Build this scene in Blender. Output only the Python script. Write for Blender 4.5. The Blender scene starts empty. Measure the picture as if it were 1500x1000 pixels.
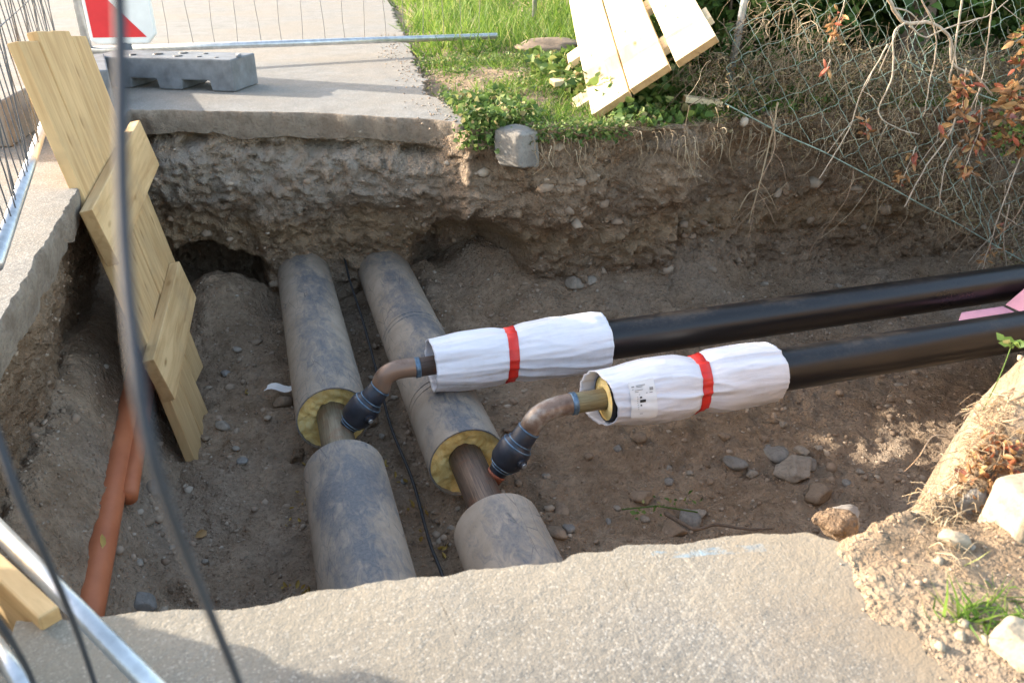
import bpy, bmesh, math, random
import numpy as np
from mathutils import Vector, Matrix
random.seed(4); RNG=np.random.default_rng(4)
C=bpy.context.scene.collection
# ---------------------------------------------------------------- survey of the site: camera frame
F=1200.; H=0.9
def nrm(v): v=np.array(v,float); return v/np.linalg.norm(v)
Yc=nrm([-410,610,-F]); Zc=nrm([0,F,610]); Xc=np.cross(Yc,Zc)
def ray(u,v):
    d=np.array([u-750.,500.-v,-F]); return np.array([d@Xc,d@Yc,d@Zc])
def P(u,v,x=None,y=None,z=None,d=None):
    r=ray(u,v); o=np.array([0,0,H])
    if d is not None: k=d/F
    else:
        i,t=(0,x) if x is not None else (1,y) if y is not None else (2,z)
        k=(t-o[i])/r[i]
    return o+k*r
def PL(u,v,n,c):
    r=ray(u,v); o=np.array([0,0,H]); n=np.array(n,float)
    return o+(c-n@o)/(n@r)*r
# ---------------------------------------------------------------- noise
def _h(i,j,k,s):
    n=(i*374761393+j*668265263+k*2147483647+s*974634777)&0xffffffff
    n=((n^(n>>13))*1274126177)&0xffffffff
    return ((n^(n>>16))&0xffff)/65535.0
def vn(x,y,z=0,s=0):
    x,y,z=np.broadcast_arrays(np.asarray(x,float),np.asarray(y,float),np.asarray(z,float))
    i=np.floor(x).astype(np.int64);j=np.floor(y).astype(np.int64);k=np.floor(z).astype(np.int64)
    f=x-i;g=y-j;h=z-k
    f=f*f*(3-2*f);g=g*g*(3-2*g);h=h*h*(3-2*h)
    def L(a,b,t): return a+(b-a)*t
    r=L(L(L(_h(i,j,k,s),_h(i+1,j,k,s),f),L(_h(i,j+1,k,s),_h(i+1,j+1,k,s),f),g),
        L(L(_h(i,j,k+1,s),_h(i+1,j,k+1,s),f),L(_h(i,j+1,k+1,s),_h(i+1,j+1,k+1,s),f),g),h)
    return r*2-1
def fbm(x,y,z=0,o=4,s=0,g=.5):
    t=0;a=1;m=0
    for q in range(o):
        t=t+a*vn(np.asarray(x)*2**q,np.asarray(y)*2**q,np.asarray(z)*2**q,s+q*7);m+=a;a*=g
    return t/m
def ss(a,b,x):
    t=np.clip((np.asarray(x,float)-a)/(b-a),0,1); return t*t*(3-2*t)
# ---------------------------------------------------------------- mesh helpers
def link(o,parent=None):
    C.objects.link(o)
    if parent is not None: o.parent=parent
    return o
def mk(name,V,Fa,mat=None,parent=None,smooth=True):
    V=np.asarray(V,np.float32); me=bpy.data.meshes.new(name)
    groups=Fa if isinstance(Fa,list) else [Fa]
    groups=[np.asarray(f,np.int32) for f in groups if len(f)]
    nf=sum(len(f) for f in groups); nl=sum(f.size for f in groups)
    me.vertices.add(len(V)); me.vertices.foreach_set('co',V.ravel())
    me.loops.add(nl); me.loops.foreach_set('vertex_index',np.concatenate([f.ravel() for f in groups]))
    ls=[];st=0
    for f in groups:
        ls.append(st+np.arange(len(f))*f.shape[1]); st+=f.size
    me.polygons.add(nf); me.polygons.foreach_set('loop_start',np.concatenate(ls).astype(np.int32))
    me.update(calc_edges=True); me.validate()
    if smooth: me.polygons.foreach_set('use_smooth',[True]*len(me.polygons))
    o=bpy.data.objects.new(name,me)
    if mat: me.materials.append(mat)
    return link(o,parent)
def gridfaces(n,m,off=0,wrap=False):
    i=np.arange(n-1)[:,None]; mm=m if wrap else m-1
    j=np.arange(mm)[None,:]; j2=(j+1)%m
    return np.stack([off+i*m+j,off+i*m+j2,off+(i+1)*m+j2,off+(i+1)*m+j],-1).reshape(-1,4)
def grid(name,X,Y,Z,mat,parent=None,flip=False):
    n,m=X.shape; f=gridfaces(n,m)
    if flip: f=f[:,::-1]
    return mk(name,np.stack([X,Y,Z],-1).reshape(-1,3),f,mat,parent)
class Acc:
    def __init__(s): s.V=[];s.q=[];s.t=[];s.n=0
    def add(s,V,q=None,t=None):
        V=np.asarray(V,float)
        if q is not None and len(q): s.q.append(np.asarray(q)+s.n)
        if t is not None and len(t): s.t.append(np.asarray(t)+s.n)
        s.V.append(V); s.n+=len(V)
    def tube(s,pts,r,n=8,cap=True,jit=0):
        pts=np.asarray(pts,float); k=len(pts)
        r=np.full(k,r) if np.isscalar(r) else np.asarray(r,float)
        T=np.gradient(pts,axis=0); T/=np.linalg.norm(T,axis=1)[:,None]+1e-12
        up=np.array([0,0,1.]) if abs(T[0][2])<.9 else np.array([1.,0,0])
        N=np.cross(T[0],up);N/=np.linalg.norm(N); V=[]
        a=np.arange(n)*2*math.pi/n
        for i in range(k):
            N=N-T[i]*(N@T[i]); N/=np.linalg.norm(N)+1e-12; B=np.cross(T[i],N)
            V.append(pts[i]+r[i]*(np.cos(a)[:,None]*N+np.sin(a)[:,None]*B))
        V=np.concatenate(V); q=gridfaces(k,n,0,True); t=[]
        if cap:
            V=np.vstack([V,pts[0],pts[-1]]); c0=k*n;c1=c0+1
            for j in range(n):
                t.append((c0,(j+1)%n,j)); t.append((c1,(k-1)*n+j,(k-1)*n+(j+1)%n))
        s.add(V,q,t)
    def box(s,c,d,R=None):
        c=np.array(c,float);d=np.array(d,float)/2
        V=np.array([[x,y,z] for x in(-1,1) for y in(-1,1) for z in(-1,1)])*d
        if R is not None: V=V@np.array(R).T
        s.add(V+c,[(0,1,3,2),(4,6,7,5),(0,4,5,1),(2,3,7,6),(0,2,6,4),(1,5,7,3)])
    def build(s,name,mat,parent=None,smooth=True):
        fs=[]
        if s.q: fs.append(np.concatenate(s.q))
        if s.t: fs.append(np.concatenate(s.t))
        return mk(name,np.concatenate(s.V),fs,mat,parent,smooth)
def bevel(o,w=.004,seg=2,ang=40):
    m=o.modifiers.new('b','BEVEL'); m.width=w; m.segments=seg; m.limit_method='ANGLE'; m.angle_limit=math.radians(ang)
    return o
def empty(name,loc=(0,0,0)):
    o=bpy.data.objects.new(name,None); o.location=loc; return link(o)
def tag(o,label,cat,group=None):
    o['label']=label;o['category']=cat
    if group:o['group']=group
    return o
def kind(o,k,label=None,cat=None):
    o['kind']=k
    if label:o['label']=label
    if cat:o['category']=cat
    return o
def spline(pts,n=40):
    pts=np.asarray(pts,float); k=len(pts); out=[]
    for t in np.linspace(0,k-1,n):
        i=min(int(t),k-2); f=t-i
        p0=pts[max(i-1,0)];p1=pts[i];p2=pts[i+1];p3=pts[min(i+2,k-1)]
        out.append(.5*((2*p1)+(-p0+p2)*f+(2*p0-5*p1+4*p2-p3)*f*f+(-p0+3*p1-3*p2+p3)*f**3))
    return np.array(out)
# ---------------------------------------------------------------- material helpers
class NT:
    def __init__(s,name):
        s.m=bpy.data.materials.new(name); s.m.use_nodes=True; s.t=s.m.node_tree; s.t.nodes.clear()
        s.out=s.n('ShaderNodeOutputMaterial'); s.tc=s.n('ShaderNodeTexCoord')
    def n(s,ty,**k):
        o=s.t.nodes.new(ty)
        for a,b in k.items(): setattr(o,a,b)
        return o
    def l(s,a,b): s.t.links.new(a,b)
    def val(s,sock,v):
        if hasattr(v,'is_linked') or hasattr(v,'links'): s.l(v,sock)
        else: sock.default_value=v
    def co(s,scale=(1,1,1),rot=(0,0,0),loc=(0,0,0),src='Object'):
        mp=s.n('ShaderNodeMapping'); s.l(s.tc.outputs[src],mp.inputs[0])
        mp.inputs['Scale'].default_value=scale; mp.inputs['Rotation'].default_value=rot; mp.inputs['Location'].default_value=loc
        return mp.outputs[0]
    def noise(s,sc,det=4,rough=.6,vec=None,dist=0):
        o=s.n('ShaderNodeTexNoise'); o.inputs['Scale'].default_value=sc;o.inputs['Detail'].default_value=det
        o.inputs['Roughness'].default_value=rough;o.inputs['Distortion'].default_value=dist
        s.l(vec if vec is not None else s.tc.outputs['Object'],o.inputs['Vector']); return o.outputs['Fac']
    def vor(s,sc,vec=None,feat='F1',out='Distance',rnd=1):
        o=s.n('ShaderNodeTexVoronoi',feature=feat); o.inputs['Scale'].default_value=sc; o.inputs['Randomness'].default_value=rnd
        s.l(vec if vec is not None else s.tc.outputs['Object'],o.inputs['Vector']); return o.outputs[out]
    def ramp(s,f,stops,interp='LINEAR'):
        o=s.n('ShaderNodeValToRGB'); cr=o.color_ramp; cr.interpolation=interp
        while len(cr.elements)<len(stops): cr.elements.new(.5)
        for e,(p,c) in zip(cr.elements,stops):
            e.position=p; e.color=(c if hasattr(c,'__len__') else (c,c,c))[:3]+(1,) if hasattr(c,'__len__') else (c,c,c,1)
        s.l(f,o.inputs[0]); return o.outputs[0]
    def mix(s,f,a,b,mode='MIX'):
        o=s.n('ShaderNodeMix',data_type='RGBA',blend_type=mode)
        s.val(o.inputs[0],f)
        for k,v in((6,a),(7,b)):
            if isinstance(v,tuple): v=v+(1,) if len(v)==3 else v
            s.val(o.inputs[k],v)
        return o.outputs[2]
    def math(s,op,a,b=0,c=None):
        o=s.n('ShaderNodeMath',operation=op); s.val(o.inputs[0],a); s.val(o.inputs[1],b)
        if c is not None: s.val(o.inputs[2],c)
        return o.outputs[0]
    def bump(s,h,strength=.5,dist=.01,nrm=None):
        o=s.n('ShaderNodeBump'); s.l(h,o.inputs['Height']); o.inputs['Strength'].default_value=strength; o.inputs['Distance'].default_value=dist
        if nrm is not None: s.l(nrm,o.inputs['Normal'])
        return o.outputs[0]
    def fin(s,col,rough=.8,bump=None,metal=0,spec=None,trans=0,coat=0):
        b=s.n('ShaderNodeBsdfPrincipled')
        if isinstance(col,tuple): col=col+(1,)
        s.val(b.inputs['Base Color'],col); s.val(b.inputs['Roughness'],rough); s.val(b.inputs['Metallic'],metal)
        if spec is not None: b.inputs['Specular IOR Level'].default_value=spec
        if coat: b.inputs['Coat Weight'].default_value=coat
        if bump is not None: s.l(bump,b.inputs['Normal'])
        sh=b.outputs[0]
        if trans:
            t=s.n('ShaderNodeBsdfTranslucent'); s.val(t.inputs[0],col); mx=s.n('ShaderNodeMixShader')
            mx.inputs[0].default_value=trans; s.l(sh,mx.inputs[1]); s.l(t.outputs[0],mx.inputs[2]); sh=mx.outputs[0]
        s.l(sh,s.out.inputs[0]); return s.m
    def isl(s):
        g=s.n('ShaderNodeNewGeometry'); return g.outputs['Random Per Island']
def simple(name,c,rough=.6,metal=0,var=.15,sc=8,bump=.1,bsc=60,**k):
    t=NT(name); n=t.noise(sc); lo=tuple(x*(1-var) for x in c); hi=tuple(min(1,x*(1+var)) for x in c)
    return t.fin(t.ramp(n,[(.3,lo),(.7,hi)]),rough,t.bump(t.noise(bsc),bump,.005),metal,**k)
def leafmat(name,stops,rough=.55,trans=.3):
    t=NT(name); c=t.ramp(t.isl(),stops)
    c=t.mix(.35,c,t.ramp(t.noise(3),[(.3,.25),(.7,.95)]),'MULTIPLY') if False else c
    return t.fin(c,rough,None,0,spec=.3,trans=trans)
# ---- soil
def soil(name,tint=(1,1,1),wall=False):
    t=NT(name)
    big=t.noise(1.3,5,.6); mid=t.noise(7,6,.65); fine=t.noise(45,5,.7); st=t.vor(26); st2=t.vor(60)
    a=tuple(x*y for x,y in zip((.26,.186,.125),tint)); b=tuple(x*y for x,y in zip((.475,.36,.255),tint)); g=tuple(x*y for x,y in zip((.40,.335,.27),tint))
    c=t.mix(t.ramp(mid,[(.35,0.),(.68,1.)]),a,b)
    c=t.mix(t.ramp(big,[(.5,0.),(.72,.75)]),c,g)
    c=t.mix(t.ramp(fine,[(.3,.5),(.62,0.)]),c,tuple(x*.55 for x in a))
    peb=t.ramp(st,[(.12,1.),(.2,0.)]); sel=t.ramp(t.vor(26,out='Color'),[(.45,0.),(.5,1.)])
    c=t.mix(t.math('MULTIPLY',t.math('MULTIPLY',peb,sel),.55),c,(.36,.31,.25))
    if wall:
        sp=t.n('ShaderNodeSeparateXYZ'); t.l(t.tc.outputs['Object'],sp.inputs[0])
        wob=t.math('MULTIPLY_ADD',t.noise(3,4),.5,-.25); zz=t.math('ADD',sp.outputs[2],wob)
        lay=t.ramp(t.math('MULTIPLY_ADD',zz,1.,1.),[(.38,0.),(.55,1.),(.78,1.),(.92,.3)])
        xx=t.ramp(t.math('MULTIPLY_ADD',t.math('ADD',sp.outputs[0],wob),.25,.5),[(.62,1.),(.74,.0)])
        c=t.mix(t.math('MULTIPLY',t.math('MULTIPLY',lay,xx),t.ramp(t.noise(9,5,.7),[(.38,.2),(.6,.85)])),c,(.37,.335,.29))
        yel=t.ramp(t.math('MULTIPLY_ADD',zz,1.,1.),[(.1,0.),(.3,.55),(.45,0.)])
        c=t.mix(yel,c,(.42,.31,.19))
    hgt=t.math('ADD',t.math('MULTIPLY',fine,.8),t.math('ADD',t.math('MULTIPLY',t.ramp(st,[(0.,1.),(.35,0.)]),.55),t.math('MULTIPLY',t.ramp(st2,[(0.,1.),(.4,0.)]),.35)))
    hgt=t.math('ADD',hgt,t.math('MULTIPLY',mid,1.2))
    hgt=t.math('ADD',hgt,t.math('MULTIPLY',t.noise(130,3,.7),.35))
    return t.fin(c,.95,t.bump(hgt,1.,.026),0,spec=.15)
M={}
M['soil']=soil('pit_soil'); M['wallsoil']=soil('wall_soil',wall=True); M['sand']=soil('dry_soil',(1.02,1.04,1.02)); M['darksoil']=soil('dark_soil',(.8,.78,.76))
def concrete(name,near=False):
    t=NT(name)
    ag=t.vor(300,out='Color'); agd=t.vor(300); f=t.noise(220,3,.7); big=t.noise(.9,5,.6); mid=t.noise(6,5,.65)
    c=t.ramp(mid,[(.3,(.225,.213,.192)),(.55,(.305,.291,.267)),(.75,(.37,.355,.33))])
    c=t.mix(t.ramp(big,[(.42,0.),(.6,.65)]),c,(.33,.275,.21))
    bw=t.n('ShaderNodeRGBToBW'); t.l(ag,bw.inputs[0])
    c=t.mix(t.ramp(bw.outputs[0],[(.2,.75),(.5,0.)]),c,(.2,.19,.175))
    c=t.mix(t.ramp(bw.outputs[0],[(.72,0.),(.85,.6)]),c,(.6,.57,.52))
    c=t.mix(t.ramp(f,[(.35,.45),(.55,0.)]),c,(.16,.145,.125))
    if near:
        sp=t.n('ShaderNodeSeparateXYZ'); t.l(t.tc.outputs['Object'],sp.inputs[0]); x,y=sp.outputs[0],sp.outputs[1]
        def seg(u0,v0,u1,v1,w):
            a=P(u0,v0,z=0)[:2];b=P(u1,v1,z=0)[:2];d=b-a;L=np.linalg.norm(d);d/=L;n=np.array([-d[1],d[0]])
            al=t.math('ADD',t.math('MULTIPLY',x,float(d[0])),t.math('MULTIPLY_ADD',y,float(d[1]),float(-a@d)))
            ac=t.math('ABSOLUTE',t.math('ADD',t.math('MULTIPLY',x,float(n[0])),t.math('MULTIPLY_ADD',y,float(n[1]),float(-a@n))))
            ac=t.math('ADD',ac,t.math('MULTIPLY_ADD',t.noise(40,3),.012,-.006))
            m=t.math('LESS_THAN',ac,w); m=t.math('MULTIPLY',m,t.math('GREATER_THAN',al,0.)); return t.math('MULTIPLY',m,t.math('LESS_THAN',al,float(L)))
        tot=None
        for s_ in [(992,800,1090,930,.0035),(1090,930,1130,1000,.003),(1040,830,985,930,.002),(1030,880,965,960,.002),(1065,900,1000,985,.0016),(1100,905,1040,1000,.002),(1130,915,1085,990,.0015),(915,870,935,950,.0018),(960,820,925,905,.0012)]:
            q=seg(*s_); tot=q if tot is None else t.math('MAXIMUM',tot,q)
        c=t.mix(t.math('MULTIPLY',tot,.32),c,(.55,.49,.40))
        bl=seg(955,813,1120,801,.009)
        bl2=t.math('MULTIPLY',bl,t.ramp(t.noise(26,4,.7),[(.44,0.),(.6,.75)]))
        c=t.mix(bl2,c,(.16,.42,.66))
        cr=t.math('MAXIMUM',seg(908,838,936,896,.0012),seg(640,870,668,930,.001))
        c=t.mix(t.math('MULTIPLY',cr,t.ramp(t.noise(30,3),[(.4,0.),(.5,.8)])),c,(.10,.085,.07))
        du=t.math('ADD',x,t.math('MULTIPLY_ADD',t.noise(6,5,.65),.55,-.275))
        c=t.mix(t.ramp(du,[(.56,0.),(.80,.9)]),c,(.36,.285,.20))
        pt_=t.noise(2.2,3,.5); c=t.mix(t.ramp(pt_,[(.55,0.),(.60,.22)]),c,(.24,.22,.2))
        ed=t.ramp(t.math('ADD',y,t.math('MULTIPLY_ADD',t.noise(7,4),.3,-.15)),[(.7,0.),(.95,.4)])
        c=t.mix(ed,c,(.52,.45,.34))
    c=t.mix(1.,c,(.67,.68,.68) if near else (.80,.83,.86),'MULTIPLY')
    h=t.math('ADD',t.math('MULTIPLY',agd,-1.),t.math('MULTIPLY',f,.7))
    return t.fin(c,.92,t.bump(h,.28,.0016,t.bump(mid,.3,.02,t.bump(t.noise(60,3),.3,.005))),0,spec=.2)
M['road']=concrete('worn_concrete'); M['roadn']=concrete('worn_concrete_near',True)
def slabside():
    t=NT('slab_side'); n=t.noise(8,6,.7); f=t.noise(60,5,.7)
    c=t.ramp(n,[(.35,(.19,.155,.125)),(.65,(.31,.27,.225))]); c=t.mix(t.ramp(f,[(.3,.5),(.5,0.)]),c,(.1,.085,.07))
    return t.fin(c,.95,t.bump(t.math('ADD',f,n),.8,.015),0,spec=.1)
M['side']=slabside()
def wood(name,lo,hi,g=(.3,.18,.07)):
    t=NT(name); v=t.co((.8,9,9)); gr=t.noise(3,5,.55,v,.8); big=t.noise(2.2,3,.5,t.co((1,3,3)))
    c=t.ramp(gr,[(.3,lo),(.6,hi)]); c=t.mix(t.ramp(big,[(.35,.35),(.65,0.)]),c,tuple(x*.72 for x in lo))
    kn=t.vor(5,t.co((.8,2.2,2.2))); c=t.mix(t.ramp(kn,[(.06,.95),(.085,.6),(.16,0.)]),c,g); c=t.mix(t.ramp(t.noise(2.5,5,.7),[(.52,0.),(.7,.5)]),c,(.33,.26,.17))
    w=t.noise(9,5,.7,t.co((.6,9,9))); c=t.mix(t.ramp(w,[(.62,0.),(.72,.35)]),c,g)
    oi=t.n('ShaderNodeObjectInfo'); c=t.mix(t.math('MULTIPLY',oi.outputs['Random'],.35),c,tuple(x*.8 for x in lo))
    return t.fin(c,.7,t.bump(gr,.3,.004,t.bump(t.noise(50),.15,.002)),0,spec=.25)
M['wood']=wood('pine_wood',(.47,.30,.135),(.70,.50,.265))
M['wood2']=wood('pale_wood',(.62,.49,.30),(.78,.66,.45))
M['endwood']=wood('end_grain',(.36,.22,.10),(.50,.33,.16))
def casing():
    t=NT('muddy_casing'); n=t.noise(3.2,6,.68,t.co((1,.6,1))); s_=t.noise(16,5,.75,t.co((1.6,.7,1.6),(0,0,.5)),1.2)
    f=t.noise(90,4,.7); m=t.math('ADD',t.math('MULTIPLY',n,.62),t.math('MULTIPLY',s_,.38))
    sp=t.n('ShaderNodeSeparateXYZ'); g=t.n('ShaderNodeNewGeometry'); t.l(g.outputs['Normal'],sp.inputs[0])
    m=t.math('ADD',m,t.math('MULTIPLY_ADD',t.math('ABSOLUTE',sp.outputs[0]),.10,-.035))
    mask=t.ramp(m,[(.41,0.05),(.54,.95)])
    mud=t.ramp(t.noise(12,5),[(.3,(.28,.235,.185)),(.7,(.375,.32,.26))])
    c=t.mix(mask,t.ramp(f,[(.3,(.085,.093,.108)),(.7,(.15,.158,.172))]),mud)
    line=t.ramp(t.vor(14,t.co((1.5,.35,1),(0,.2,.7)),feat='DISTANCE_TO_EDGE'),[(.0,1.),(.02,0.)])
    c=t.mix(t.math('MULTIPLY',line,t.ramp(t.noise(4),[(.5,0.),(.6,.7)])),c,(.05,.055,.065))
    return t.fin(c,t.ramp(mask,[(0,.55),(1,.92)]),t.bump(t.math('ADD',m,t.math('MULTIPLY',f,.15)),.35,.008),0,spec=.3)
M['casing']=casing()
def foam():
    t=NT('yellow_foam'); n=t.noise(14,6,.7,None,1.); c=t.ramp(n,[(.3,(.68,.44,.13)),(.5,(.90,.68,.27)),(.7,(.95,.80,.42))])
    return t.fin(c,.9,t.bump(t.math('ADD',t.vor(22,feat='SMOOTH_F1'),n),.6,.015),0,spec=.1)
M['foam']=foam()
def steel(name,a,b,rust=.5,vert=False):
    t=NT(name); n=t.noise(9,5,.7,t.co((1,1,1))); st=t.noise(14,4,.7,t.co((14,.6,14)) if vert else t.co((.8,16,16)))
    c=t.ramp(st,[(.3,a),(.7,b)]); c=t.mix(t.ramp(n,[(.52,0.),(.62,rust)]),c,(.20,.075,.035))
    return t.fin(c,.5,t.bump(st,.3,.004),.35,spec=.4)
M['steelA']=steel('dusty_steel',(.13,.11,.075),(.27,.235,.17),.35,True)
M['steelB']=steel('brown_steel',(.055,.042,.036),(.19,.135,.10),.4,True)
M['steelC']=steel('olive_steel',(.16,.13,.065),(.33,.28,.16),.2)
M['steelD']=steel('dark_steel',(.055,.04,.035),(.13,.09,.07),.5)
def elbowm(name,hi):
    t=NT(name); n=t.noise(10,4,.6); c=t.ramp(n,[(.3,(.13,.075,.05)),(.45,(.26,.18,.135)),(.6,hi)])
    return t.fin(c,.38,t.bump(t.noise(60),.2,.003),.3,spec=.5)
M['elbowA']=elbowm('heat_tinted_elbow',(.30,.19,.13)); M['elbowB']=elbowm('bare_steel_elbow',(.50,.45,.39))
M['valve']=simple('navy_valve_paint',(.022,.028,.042),.38,var=.5,sc=14,bump=.15,bsc=40)
M['band']=simple('blue_weld_band',(.12,.19,.27),.4,.5,.5,30)
M['rust']=simple('red_weld_rust',(.28,.09,.05),.7,.2,.5,40)
def blackpipe():
    t=NT('black_plastic'); n=t.noise(5,6,.75,t.co((.5,1,1))); f=t.noise(60,4,.8)
    sp=t.n('ShaderNodeSeparateXYZ'); g=t.n('ShaderNodeNewGeometry'); t.l(g.outputs['Normal'],sp.inputs[0])
    d=t.math('MULTIPLY',t.ramp(sp.outputs[2],[(.55,0.),(.95,1.)]),t.ramp(t.math('ADD',t.math('MULTIPLY',n,.6),t.math('MULTIPLY',f,.4)),[(.50,0.),(.66,.5)]))
    c=t.mix(t.math('MULTIPLY',d,.6),(.007,.007,.009),(.16,.13,.10))
    return t.fin(c,t.ramp(n,[(.3,.26),(.7,.40)]),t.bump(n,.1,.004),0,spec=.5)
M['black']=blackpipe()
def sleeve():
    t=NT('white_film'); n=t.noise(5,4,.6,t.co((1,3,3))); f=t.noise(18,5,.6,t.co((.35,2,2)),.8)
    c=t.ramp(n,[(.3,(.80,.82,.90)),(.7,(.88,.89,.95))])
    sp=t.n('ShaderNodeSeparateXYZ'); g=t.n('ShaderNodeNewGeometry'); t.l(g.outputs['Normal'],sp.inputs[0])
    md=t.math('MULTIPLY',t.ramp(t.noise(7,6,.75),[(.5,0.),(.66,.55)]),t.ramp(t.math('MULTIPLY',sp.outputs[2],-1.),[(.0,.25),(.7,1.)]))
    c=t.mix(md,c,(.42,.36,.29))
    return t.fin(c,.36,t.bump(f,.3,.012),0,spec=.5,trans=.12,coat=.25)
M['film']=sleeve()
M['red']=simple('red_tape',(.72,.03,.02),.38,var=.15,bump=.4,bsc=30)
M['paper']=simple('paper',(.80,.80,.80),.7,var=.04)
M['ink']=simple('ink',(.03,.03,.03),.7,var=.1)
M['greyink']=simple('grey_ink',(.3,.3,.3),.7,var=.1)
def orange():
    t=NT('orange_pipe'); n=t.noise(10,5,.7); sp=t.n('ShaderNodeSeparateXYZ'); g=t.n('ShaderNodeNewGeometry'); t.l(g.outputs['Normal'],sp.inputs[0])
    m=t.math('ADD',t.math('MULTIPLY',sp.outputs[0],-.5),t.math('MULTIPLY_ADD',n,.9,-.05))
    c=t.ramp(t.noise(5),[(.3,(.38,.115,.05)),(.7,(.52,.18,.08))]); c=t.mix(t.ramp(m,[(.66,0.),(.74,.9)]),c,(.22,.175,.13))
    return t.fin(c,.55,t.bump(n,.15,.004),0,spec=.4)
M['orange']=orange()
M['galv']=simple('galvanised_steel',(.50,.53,.56),.35,.7,.2,20,.15,80)
M['wire']=simple('grey_wire',(.10,.11,.13),.45,.5,.2,20)
M['nearwire']=simple('dark_wire',(.03,.036,.048),.85,0,.2,20)
M['foot']=simple('grey_rubber_foot',(.135,.15,.17),.65,0,.3,12,.5,90)
M['footb']=simple('weathered_block',(.22,.20,.18),.9,0,.3,10,.6,60)
M['green']=simple('green_wire_coating',(.23,.31,.255),.5,0,.5,25)
M['pink']=simple('pink_foam_board',(.70,.36,.46),.8,0,.1,10,.2,80)
M['white']=simple('white_reflector',(.74,.76,.76),.4,0,.06,10)
M['redp']=simple('red_reflector',(.62,.02,.03),.35,0,.08,10)
M['cable']=simple('black_cable',(.02,.022,.026),.5,0,.3,30)
M['cabled']=simple('dusty_cable',(.22,.20,.18),.8,0,.3,30)
def stonem(name,a,b):
    t=NT(name); n=t.noise(9,6,.65); f=t.noise(70,4,.7)
    c=t.ramp(n,[(.3,a),(.7,b)]); c=t.mix(t.ramp(f,[(.35,.4),(.5,0.)]),c,tuple(x*.6 for x in a))
    return t.fin(c,.85,t.bump(t.math('ADD',n,t.math('MULTIPLY',f,.4)),.5,.01),0,spec=.25)
M['stone']=stonem('river_stone',(.23,.20,.165),(.36,.32,.27)); M['stoneg']=stonem('grey_stone',(.17,.162,.15),(.28,.268,.248)); M['stonep']=stonem('pale_stone',(.25,.215,.16),(.37,.325,.25)); M['stoneb']=stonem('brown_stone',(.20,.15,.11),(.32,.245,.175))
def gravelm():
    t=NT('gravel'); c=t.ramp(t.isl(),[(0,(.19,.14,.10)),(.45,(.30,.23,.17)),(.85,(.38,.31,.24)),(1,(.44,.385,.32))])
    return t.fin(c,.9,t.bump(t.noise(90),.4,.004),0,spec=.15)
M['gravel']=gravelm()
M['leaf']=leafmat('green_leaf',[(0,(.05,.10,.025)),(.45,(.10,.175,.04)),(.8,(.18,.26,.07)),(.92,(.30,.31,.12)),(1,(.36,.28,.14))])
M['grass']=leafmat('grass_blade',[(0,(.06,.13,.02)),(.5,(.12,.22,.03)),(.85,(.20,.30,.05)),(.95,(.30,.32,.11)),(1,(.40,.35,.20))],trans=.4)
M['dleaf']=leafmat('dark_leaf',[(0,(.03,.065,.015)),(.6,(.06,.12,.025)),(.9,(.10,.18,.035)),(1,(.18,.20,.06))],trans=.25)
M['dry']=leafmat('dry_leaf',[(0,(.14,.07,.035)),(.4,(.36,.20,.09)),(.7,(.48,.32,.15)),(.88,(.36,.10,.05)),(1,(.32,.13,.11))],trans=.25)
M['straw']=leafmat('dry_straw',[(0,(.13,.09,.055)),(.4,(.26,.195,.125)),(.8,(.42,.33,.21)),(1,(.58,.49,.35))],trans=.1)
M['drygreen']=leafmat('withered_leaf',[(0,(.09,.06,.035)),(.5,(.20,.145,.085)),(.8,(.26,.23,.12)),(1,(.40,.30,.17))],trans=.15)
M['yleaf']=leafmat('yellow_leaf',[(0,(.35,.22,.06)),(.5,(.55,.38,.12)),(1,(.30,.30,.06))])
M['bark']=simple('pale_bark',(.40,.34,.27),.85,0,.3,25,.5,60)
M['barkd']=simple('dark_bark',(.13,.095,.07),.9,0,.4,20,.6,50)
M['root']=simple('root',(.30,.21,.14),.9,0,.3,25,.4,60)
# ================================================================ SETTING
def lerpx(x,xs,ys): return np.interp(x,xs,ys)
TX=[-3,-.68,.25,.70,.90,.965,1.0,1.3,1.5,2.23,2.35,2.7,3.5,4.5,7]
TY=[5.9,4.99,4.61,4.34,4.19,4.05,3.95,3.83,3.80,3.74,3.86,3.86,3.75,3.7,3.6]
def ytop(x): return lerpx(x,TX,TY)
def ybot(x): return lerpx(x,[-3,-.7,0,.9,1.5,2.3,3,4,7],[5.5,4.95,4.78,4.75,4.40,4.22,4.15,4.0,3.9])
def ztopw(x): return -.085*(1-ss(.9,1.02,x))+.0*x
# far wall
xs=np.arange(-1.7,6.2,.0135); ts=np.linspace(0,1,100)
X,T=np.meshgrid(xs,ts,indexing='ij')
zt=ztopw(X)+.03*fbm(X*3,0,s=5)*ss(1,1.3,X); Z=zt+(-1.36-zt)*T
yt=ytop(X)+.015*(1-ss(.9,1.0,X)); Y=yt+(ybot(X)-yt)*T**1.1
dz=-Z
n1=fbm(X*1.6,Z*2.4,0,4,11); n2=fbm(X*6,Z*9,3,5,12,.6); n3=fbm(X*26,Z*32,7,3,13,.6)
wx,wz=.12*fbm(X*4,Z*4,9,3,16),.12*fbm(X*4,Z*4,19,3,17)
r1=np.abs(fbm((X+wx)*5,(Z+wz)*5.5,2,5,18,.6)); r2=np.abs(fbm((X+wz)*14,(Z+wx)*14,6,4,19,.6))
Y+= -.11*n1+.16*np.minimum(r1,.35)-.055*r2*1.4-.026*n3-.014*fbm(X*60,Z*60,1,2,15)
Y+= .15*np.exp(-((Z+.17+.035*n2)/.024)**2)*(1-ss(.85,1.0,X))*ss(-.1,.2,n2+.08*np.sin(X*7))       # loose gap under the slab
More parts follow.
